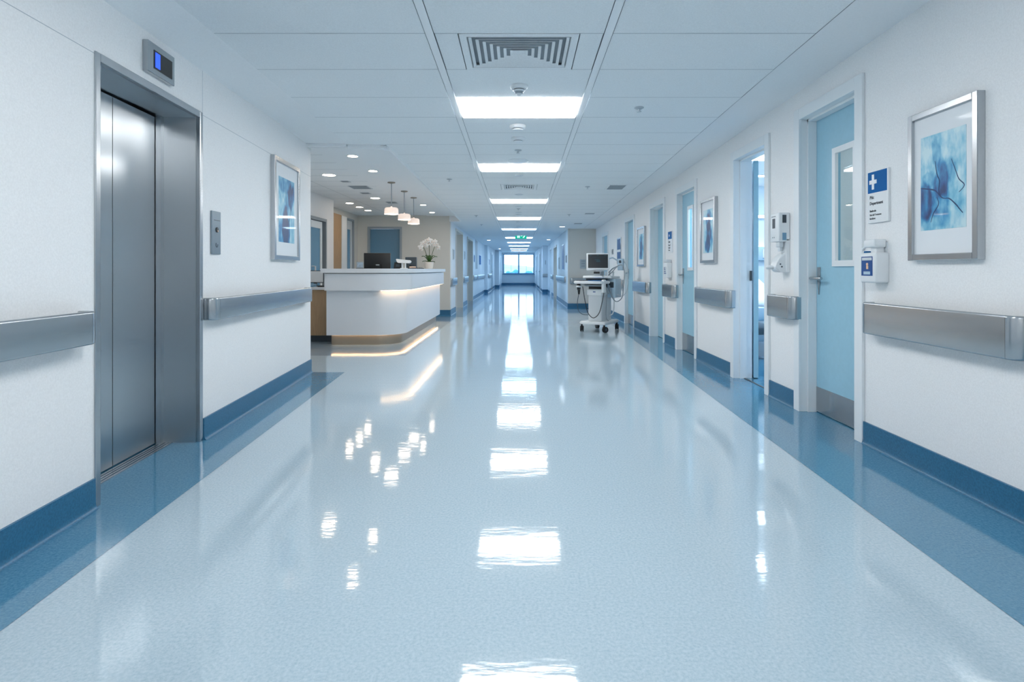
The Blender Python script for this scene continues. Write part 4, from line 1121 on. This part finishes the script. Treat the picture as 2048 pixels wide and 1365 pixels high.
for k in range(4): b.cyl((-.06+k*.035, -.03, .02), (-.05+k*.035, .03, .022), .006, seg=8)
b.build('pen', M['dgrey'], q)
q = thing('stapler', 'small pale stapler between the dark monitor and pen tray', 'stapler', (-1.80, 9.75, ct), .4)
MB().box(-.06, .06, -.018, .018, 0, .014, .004).build('stapler_base', M['dgrey'], q); MB().box(-.06, .05, -.014, .014, .016, .04, .006).build('stapler_arm', mat('pinkish', (206, 178, 160), .4), q)

# orchid
q = thing('potted_orchid', 'white orchid with three stems in a cream pot on the counter', 'potted plant', (-1.775, 11.37, ct), 0)
pot = MB().lathe([(.052, 0), (.066, .006), (.078, .05), (.083, .12), (.085, .138), (.078, .138), (.074, .12), (.02, .118)]).build('pot', M['pot'], q, 40)
random.seed(3)
for k, (ang, ln, lift) in enumerate(((.15, .16, .12), (2.9, .16, .13), (.7, .13, .14), (2.3, .14, .15), (-.6, .15, .03), (3.7, .15, .04), (1.57, .10, .15), (-1.5, .1, .1))):
    b = MB(); n = 8; L_ = []
    for i in range(n+1):
        t = i/n; rr_ = ln*t; z = .125+lift*math.sin(t*PI*.62)-(.02*t*t if lift < .05 else .0)
        wv = .026*math.sin(PI*min(1, .12+.88*t)**.8)+.002
        c, s_ = math.cos(ang), math.sin(ang)
        L_.append(((rr_*c-wv*s_, rr_*s_*.8+wv*c, z+.006), (rr_*c, rr_*s_*.8, z-.004), (rr_*c+wv*s_, rr_*s_*.8-wv*c, z+.006)))
    for A, B_ in zip(L_, L_[1:]):
        for j in (0, 1): b.quad(A[j], A[j+1], B_[j+1], B_[j])
    bmesh.ops.remove_doubles(b.bm, verts=b.bm.verts, dist=1e-5)
    o = b.build('leaf', M['leafgreen'], q, 60)
    sm = o.modifiers.new('s', 'SOLIDIFY'); sm.thickness = .003
stems = [[(-.02, 0, .12), (-.045, 0, .25), (-.085, 0, .37), (-.12, -.01, .45), (-.16, -.02, .43)], [(0, 0, .12), (.0, .01, .3), (.0, .0, .45), (.0, -.02, .53)], [(.02, 0, .12), (.045, 0, .25), (.08, 0, .37), (.12, -.01, .46), (.18, -.02, .42)]]
for st in stems:
    MB().tube(st, .0055, 8).build('stem', M['stem'], q, 60)
def blossom(b, l, c, R, rx, rz):
    rot = Matrix.Translation(c) @ Matrix.Rotation(rz, 4, 'Z') @ Matrix.Rotation(rx, 4, 'X')
    for k in range(5):
        a = PI/2+k*2*PI/5; wide = 1.25 if k in (1, 4) else .8
        n = 8; cen = b.bm.verts.new(rot @ Vector((math.cos(a)*R*.08, -.004, math.sin(a)*R*.08))); rim = []
        for i in range(n+1):
            t = i/n*PI
            u = R*.5-R*.5*math.cos(t); v_ = R*.36*wide*math.sin(t)
            rim.append((u, v_))
        loop = [(u, v_) for u, v_ in rim]+[(u, -v_) for u, v_ in rim[-2:0:-1]]
        vs = []
        for u, v_ in loop:
            p_ = Vector((math.cos(a)*u-math.sin(a)*v_, .012*(u/R)**2*(1 if k % 2 else -.4)-.004, math.sin(a)*u+math.cos(a)*v_))
            vs.append(b.bm.verts.new(rot @ p_))
        for i in range(len(vs)): b.bm.faces.new((cen, vs[i], vs[(i+1) % len(vs)]))
for x, z, R, rz_ in ((-.165, .43, .058, .5), (-.12, .50, .062, .3), (-.075, .53, .058, .2), (-.055, .46, .048, -.2), (.0, .565, .062, 0), (.0, .50, .05, .1), (.065, .535, .06, -.2), (.115, .535, .058, -.3), (.155, .48, .052, -.5), (.185, .425, .056, -.5), (-.15, .385, .034, .5), (.1, .48, .05, -.1)):
    b = MB(); blossom(b, None, (x, -.03+random.uniform(-.02, .02), z), R, random.uniform(-.3, .2), rz_)
    o = b.build('blossom', M['petal'], q, 50)
    sm = o.modifiers.new('s', 'SOLIDIFY'); sm.thickness = .004
    c = MB().sphere((x-.0+.012*math.sin(rz_), -.048, z-.006), .009, 1, 1, 1.2, 10, 8).build('lip', M['lip'], o, 60)

# ------------------------------------------------------------------ medical cart
r = thing('medical_cart', 'white wheeled ultrasound cart with dark monitor and looping cables', 'medical cart', (1.475, 10.42, 0), math.radians(-31.5))
outl = [(-.24, -.37), (.24, -.37), (.255, -.30), (.235, .05), (.22, .34), (.17, .38), (-.17, .38), (-.22, .34), (-.235, .05), (-.255, -.30)]
b = MB().prism(outl, .135, .185); bmesh.ops.bevel(b.bm, geom=b.bm.edges[:], offset=.012, segments=2, affect='EDGES'); b.build('base_plate', M['white'], r, 40)
for x, y, ang in ((-.215, -.33, .3), (.215, -.33, -.5), (-.19, .31, .8), (.19, .31, .2)):
    fk = MB(); fk.cyl((0, 0, .10), (0, 0, .14), .016, seg=12); fk.box(-.028, .028, -.02, .03, .085, .104, .006)
    w_ = fk.build('caster_fork', M['black'], r, 40); w_.location = (x, y, 0); w_.rotation_euler = (0, 0, ang)
    for s in (-1, 1):
        wb = MB().cyl((s*.006, .02, .052), (s*.028, .02, .052), .052, seg=24); bmesh.ops.bevel(wb.bm, geom=wb.bm.edges[:], offset=.004, segments=1, affect='EDGES'); o = wb.build('wheel', M['rubber'], w_, 40)
        MB().cyl((s*.028, .02, .052), (s*.031, .02, .052), .026, seg=16).build('hub', M['dgrey'], w_, 40)
MB().box(-.135, .13, -.24, .20, .18, .66, .02, 3).build('column', M['offwhite'], r, 40)
c_ = MB().box(-.15, .135, -.262, .2, .64, .755, .015, 3).build('upper_drawer', M['white'], r, 40)
MB().box(-.03, .02, -.2655, -.261, .70, .716, .002).build('drawer_badge', M['navy'], c_)
MB().box(-.14, .13, -.20, .18, .755, .83).build('support_block', M['black'], r)
b = MB(); b.tube([(-.19, -.20, .845), (-.19, -.27, .83), (-.15, -.29, .82), (.12, -.29, .82), (.19, -.27, .815), (.20, -.18, .77), (.2, -.1, .68)], .014); b.build('support_rail', M['grey'], r, 50)
tray = [(-.29, -.50), (.16, -.53), (.235, -.50), (.255, -.42), (.24, -.12), (-.26, -.12), (-.30, -.2), (-.31, -.46)]
b = MB().prism(tray, .855, .905); bmesh.ops.bevel(b.bm, geom=b.bm.edges[:], offset=.012, segments=2, affect='EDGES'); t_ = b.build('keyboard_tray', M['white'], r, 40)
tag(MB().box(-.03, .19, -.47, -.16, .904, .916, .004).build('touch_pad', M['bluestrip'], t_), 'glossy blue pad')
b = MB()
for i in range(5):
    for k in range(5): b.box(-.26+k*.043, -.228+k*.043, -.46+i*.05, -.425+i*.05, .904, .914)
b.build('key', M['dgrey'], t_)
MB().box(-.25, .13, -.22, .30, .948, .992, .014, 3).build('shelf', M['white'], r, 40)
MB().box(-.24, .10, -.10, .2, .83, .95).build('shelf_support', M['dgrey'], r)
MB().box(.10, .27, -.14, .28, .945, .985, .014, 3).build('side_shelf', M['offwhite'], r, 40)
b = MB(); b.box(-.085, .045, -.10, .06, .992, 1.075, .008); b.build('monitor_stand', M['grey'], r, 40)
MB().box(-.085, .03, -.104, -.099, 1.03, 1.068, .001).build('stand_window', M['black'], r)
# monitor (turned to face the corridor)
ma = math.radians(24)
R_ = Matrix.Translation((-.035, -.03, 1.075)) @ Matrix.Rotation(ma, 4, 'Z') @ Matrix.Rotation(math.radians(-7), 4, 'X')
b = MB(); b.box(-.205, .205, -.05, .03, .015, .325, .014, 3); ms = b.xf(R_).build('monitor_shell', M['white'], r, 40)
b = MB(); b.box(-.165, .175, .02, .12, .05, .28, .02, 3); b.xf(R_).build('monitor_back', M['offwhite'], r, 40)
b = MB(); b.box(-.178, .178, -.0515, -.049, .052, .30); sc_ = b.xf(R_).build('screen', M['screen'], ms)
M['scan'] = emat('scan_glow', (28, 92, 112), .25, (10, 30, 40))
b = MB()
for x0, x1, z0, z1 in ((-.15, -.11, .272, .284), (-.02, .01, .275, .29), (.11, .16, .272, .284), (-.06, .03, .20, .212), (-.03, .04, .165, .19), (-.1, .13, .245, .249)): b.box(x0, x1, -.0525, -.051, z0, z1)
b.xf(R_).build('scan_readout', M['scan'], ms)
# probe holders, bracket and cables
b = MB(); b.box(-.33, -.285, -.30, -.22, .74, .85, .012); b.cyl((-.305, -.26, .74), (-.305, -.26, .66), .026, .016, 14); b.build('probe_holder', M['black'], r, 40)
b = MB(); b.sphere((-.27, -.32, .80), .03, 2.0, .9, .6, 14, 10); b.build('probe', M['offwhite'], r, 60)
b = MB(); b.box(.205, .255, -.44, -.33, .70, .93, .018, 3); b.build('side_arm', M['white'], r, 40)
b = MB(); b.box(.14, .30, -.02, .26, .60, .94, .012); sb = b.build('side_unit', M['bluewhite'], r, 40)
b = MB(); b.box(.175, .265, -.0245, -.018, .78, .88); b.build('unit_window', M['dgrey'], sb)
b = MB(); b.box(.285, .385, .10, .20, 1.09, 1.30, .014, 3); pb = b.build('probe_unit', M['bluewhite'], r, 40)
b = MB(); b.box(.315, .36, .0945, .102, 1.22, 1.27, .004); b.build('unit_screen', M['dgrey'], pb)
b = MB(); b.tube([(.12, .08, 1.30), (.20, .1, 1.32), (.26, .12, 1.28), (.30, .15, 1.27)], .012); b.build('bracket_arm', M['bluewhite'], r, 50)
b = MB(); b.tube([(.14, .05, 1.05), (.2, .08, 1.12), (.27, .12, 1.16), (.3, .15, 1.13)], .012); b.build('bracket_arm', M['grey'], r, 50)
b = MB()
for k in range(3): b.cyl((.1+k*.05, .02+k*.05, .99), (.1+k*.05, .02+k*.05, 1.07), .014, .018, 12)
b.build('probe', M['offwhite'], r, 50)
def spl(P, n=8):
    P = [Vector(p) for p in P]; Q = []
    for i in range(len(P)-1):
        p0, p1, p2, p3 = P[max(i-1, 0)], P[i], P[i+1], P[min(i+2, len(P)-1)]
        for k in range(n):
            t = k/n; Q.append(.5*((2*p1)+(p2-p0)*t+(2*p0-5*p1+4*p2-p3)*t*t+(3*p1-p0-3*p2+p3)*t**3))
    return Q+[P[-1]]
def cable(pts, rad, m): MB().tube(spl(pts), rad, 8).build('cable', M[m], r, 60)
cable([(-.305, -.26, .68), (-.325, -.28, .5), (-.30, -.28, .36), (-.22, -.27, .30), (-.14, -.2, .29)], .006, 'dgrey')
cable([(-.22, -.28, .80), (-.16, -.30, .52), (-.10, -.31, .33), (.0, -.31, .25), (.1, -.30, .33), (.16, -.30, .52), (.2, -.27, .78)], .007, 'black')
cable([(.13, .05, 1.0), (.2, .06, 1.06), (.30, .08, 1.17), (.38, .1, 1.18), (.42, .1, 1.05), (.41, .08, .8), (.40, .05, .62), (.34, .0, .54), (.27, -.02, .56), (.22, -.06, .70), (.21, -.08, .82)], .009, 'grey')
cable([(.38, .16, 1.26), (.45, .16, 1.15), (.47, .15, .9), (.45, .13, .72), (.38, .1, .63), (.3, .06, .66)], .007, 'offwhite')
cable([(.26, .0, .65), (.27, -.02, .45), (.25, -.03, .32), (.2, -.05, .28)], .012, 'offwhite')
cable([(.18, -.12, .66), (.17, -.14, .4), (.18, -.15, .24), (.2, -.1, .19)], .009, 'grey')

# ------------------------------------------------------------------ ward room
r = thing('hospital_bed', 'white hospital bed seen through the open ward door', 'bed', (3.22, 8.05, 0), 0)
# local: foot at -y, head at +y
MB().box(-.44, .44, -1.0, 1.0, .22, .30, .01).build('under_frame', M['bedframe'], r, 40)
MB().box(-.46, .46, -1.04, 1.02, .52, .57, .012).build('deck', M['bedframe'], r, 40)
b = MB()
for y in (-.7, .6):
    for x in (-.3, .3): b.tube([(x, y-.12, .28), (x, y+.12, .54)], .02)
b.build('lift_linkage', M['dgrey'], r, 50)
for x in (-.38, .38):
    for y in (-.9, .88):
        b = MB(); b.cyl((x, y, .13), (x, y, .24), .02, seg=12); b.box(x-.03, x+.03, y-.02, y+.03, .1, .15, .008); o = b.build('caster_fork', M['dgrey'], r, 40)
        w_ = MB().cyl((x-.025, y+.02, .065), (x+.025, y+.02, .065), .065, seg=24); w_.build('wheel', M['rubber'], o, 40)
        MB().cyl((x-.028, y+.02, .065), (x+.028, y+.02, .065), .034, seg=16).build('hub', M['grey'], o, 40)
b = MB().prism([(-1.02, .57), (1.0, .57), (1.0, 1.02), (.93, 1.06), (.25, .80), (.1, .76), (-.98, .76), (-1.02, .72)], -.44, .44, axis='x')
bmesh.ops.bevel(b.bm, geom=b.bm.edges[:], offset=.025, segments=3, affect='EDGES'); b.build('mattress', M['sheet'], r, 50)
# draped blanket with folds
b = MB(); nx, ny = 30, 26; G = []
random.seed(5)
for i in range(nx+1):
    row = []
    for j in range(ny+1):
        u = -.62+1.24*i/nx; y = -1.08+1.35*j/ny
        over = max(0, abs(u)-.45); x = math.copysign(min(abs(u), .45)+.02*min(1, over*8)+.012*math.sin(y*17+u*5)*min(1, over*6), u)
        z = .775-over*1.15 + .012*math.sin(y*9+u*6)*math.exp(-over*3)
        if y < -1.0: z -= (-1.0-y)*2.0; 
        row.append(b.bm.verts.new((x, max(y, -1.06)+.0, z)))
    G.append(row)
for i in range(nx):
    for j in range(ny): b.bm.faces.new((G[i][j], G[i+1][j], G[i+1][j+1], G[i][j+1]))
o = b.build('blanket', M['sheet'], r, 60); sm = o.modifiers.new('s', 'SOLIDIFY'); sm.thickness = .015
b = MB(); b.sphere((0, .72, 1.05), .3, 1.15, .75, .32, 24, 14, Matrix.Rotation(math.radians(20), 4, 'X')); b.build('pillow', M['sheet'], r, 60)
b = MB(); b.box(-.45, .45, 1.02, 1.06, .45, 1.18, .02, 3); b.build('headboard', M['bluewhite'], r, 40)
b = MB(); b.box(-.47, .47, -1.12, -1.08, .48, .66, .03, 4); b.build('footboard', M['bluewhite'], r, 40)
for s in (-1, 1):
    b = MB(); x = s*.50
    b.tube(spl([(x, -.35, .56), (x, -.36, .86), (x, -.25, 1.02), (x, .1, 1.06), (x, .45, 1.06), (x, .58, .98), (x, .62, .6)]), .022); b.tube([(x, -.3, .80), (x, .58, .82)], .014)
    b.tube([(x, .05, .57), (x, .05, 1.05)], .014); b.build('side_rail', M['white'], r, 50)
r = thing('bed_head_unit', 'pale medical supply rail on the ward wall above the bed', 'medical rail', (3.75, 9.3, 1.25), 0)
MB().box(-.75, .75, -.08, 0, 0, .22, .01).build('rail_body', M['bluewhite'], r, 40)
for x, m in ((-.45, 'white'), (-.3, 'dgrey'), (-.16, 'offwhite'), (0.0, 'dgrey'), (.2, 'white')): MB().box(x-.045, x+.045, -.10, -.078, .04, .18, .006).build('socket', M[m], r, 40)
MB().box(-.75, .75, -.075, -.01, .22, .235).build('top_glow', emat('rail_glow', (225, 245, 255), 1.2), r)
r = thing('wall_light', 'long white wall light strip above the bed rail', 'wall light', (3.9, 9.3, 1.93), 0)
MB().box(-1.2, 1.2, -.07, 0, 0, .05, .004).build('light_housing', M['white'], r); MB().box(-1.19, 1.19, -.074, -.068, .006, .044).build('diffuser', emat('wall_light_glow', (225, 242, 255), 7), r)
r = thing('ward_light', 'square ceiling light panel inside the ward room', 'ceiling light', (3.25, 6.75, 2.45), 0, 'ward room ceiling lights')
MB().box(-.42, .42, -.3, .3, -.012, 0).build('light_frame', M['white'], r); MB().box(-.40, .40, -.28, .28, -.015, -.011).build('diffuser', M['room_panel'], r)
r = thing('ward_light', 'slim strip light across the ward room ceiling', 'ceiling light', (4.0, 8.2, 2.45), 0, 'ward room ceiling lights')
MB().box(-.75, .75, -.06, .06, -.012, 0).build('light_frame', M['white'], r); MB().box(-.74, .74, -.05, .05, -.015, -.011).build('diffuser', M['room_panel'], r)
r = thing('side_room_fill_light', 'unseen ceiling light added to brighten the room behind the closest door', 'ceiling light', (3.6, 3.5, 2.45), 0)  # unseen lamp, added so the room looks pale through the vision glass
MB().box(-.4, .4, -.3, .3, -.012, 0).build('light_frame', M['white'], r); MB().box(-.38, .38, -.28, .28, -.015, -.011).build('diffuser', emat('side_room_fill_glow', (240, 245, 240), 9), r)

# ------------------------------------------------------------------ outside the window
M['hill'] = mat('hazy_hill', (150, 184, 204), .9, var=.12, vscale=.05)  # hill, tree and roof have distance haze mixed into their base colour
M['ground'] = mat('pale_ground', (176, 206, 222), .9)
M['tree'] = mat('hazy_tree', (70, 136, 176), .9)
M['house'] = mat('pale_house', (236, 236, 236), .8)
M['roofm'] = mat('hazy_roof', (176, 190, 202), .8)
b = MB(); b.quad((-300, 46, -6), (300, 46, -6), (300, 600, -6), (-300, 600, -6))
struct('ground_outside', b, M['ground'], 'pale ground outside the end window', 'ground')
b = MB(); n = 60; prev = None
for i in range(n+1):
    x = -200+400*i/n; h = 5.2+1.5*math.sin(i*.35)+.9*math.sin(i*.9+1)+.5*math.sin(i*2.1)
    ring = [b.bm.verts.new(q_) for q_ in ((x, 330, -6.5), (x, 370, h*.6-2), (x, 420, h), (x, 470, h*.5), (x, 520, -6.5))]
    if prev:
        for k in range(4): b.bm.faces.new((prev[k], ring[k], ring[k+1], prev[k+1]))
    prev = ring
struct('hill_outside', b, M['hill'], 'hazy blue hill beyond the end window', 'hill', 60)
random.seed(11)
for x, y, s_, l in ((-1.6, 120, 1.0, 'hazy blue tree seen through the west pane of the end window'), (1.9, 120, .95, 'hazy blue tree seen through the east pane of the end window'), (-3.4, 150, .9, 'distant hazy tree farther west outside the end window')):
    q = thing('tree', l, 'tree', (x, y, -6), 0)
    MB().cyl((0, 0, 0), (0, 0, 4.2*s_), .22, .12, 10).build('trunk', M['tree'], q, 50)
    b = MB()
    for k in range(22):
        a, e_ = random.uniform(0, 2*PI), random.uniform(-.6, 1); rr_ = random.uniform(.3, 1.1)
        b.sphere((rr_*math.cos(a), rr_*math.sin(a), 5.3*s_+e_*1.3), random.uniform(.35, .7), u=10, v=7)
    b.build('crown', M['tree'], q, 60)
for x, w, h, y, l in ((-4.6, 3.4, 6.6, 125, 'pale low house outside the west pane of the end window'), (.4, 2.4, 6.3, 135, 'pale low house between the trees outside the end window'), (3.6, 2.6, 6.7, 130, 'pale low house outside the east pane of the end window')):
    q = thing('house', l, 'house', (x, y, -6), 0)
    MB().box(-w/2, w/2, -2, 2, 0, h).build('house_wall', M['house'], q)
    MB().prism([(-w/2-.2, h), (w/2+.2, h), (w/2-.4, h+.35), (-w/2+.4, h+.35)], -2.2, 2.2, axis='y').build('house_roof', M['roofm'], q)
    for k in (-1, 1): MB().box(k*w*.25-.3, k*w*.25+.3, -2.03, -1.99, h-1.4, h-.5).build('window', M['winframe'], q)

w = bpy.data.worlds.new('World'); S.world = w; w.use_nodes = True
bg = w.node_tree.nodes['Background']
bg.inputs['Color'].default_value = (.74, .89, 1.0, 1); bg.inputs['Strength'].default_value = 3.2

# ------------------------------------------------------------------ camera and view
cam = bpy.data.cameras.new('Camera'); co = bpy.data.objects.new('Camera', cam); COL.objects.link(co)
co.location = (0, 0, EYE); co.rotation_euler = (PI/2, 0, 0)
cam.sensor_width = 36; cam.lens = 36*1150/2048; cam.clip_start = .05; cam.clip_end = 2000
cam.shift_x = -14/2048; cam.shift_y = -142.5/2048
S.camera = co
S.view_settings.view_transform = 'Standard'; S.view_settings.look = 'None'
S.view_settings.gamma = 1; S.view_settings.use_curve_mapping = False
S.view_settings.exposure = 0.42
S.cycles.use_denoising = True
S.cycles.max_bounces = 9; S.cycles.diffuse_bounces = 5; S.cycles.glossy_bounces = 4; S.cycles.adaptive_threshold = .02; S.cycles.transparent_max_bounces = 8
S.cycles.sample_clamp_indirect = 8
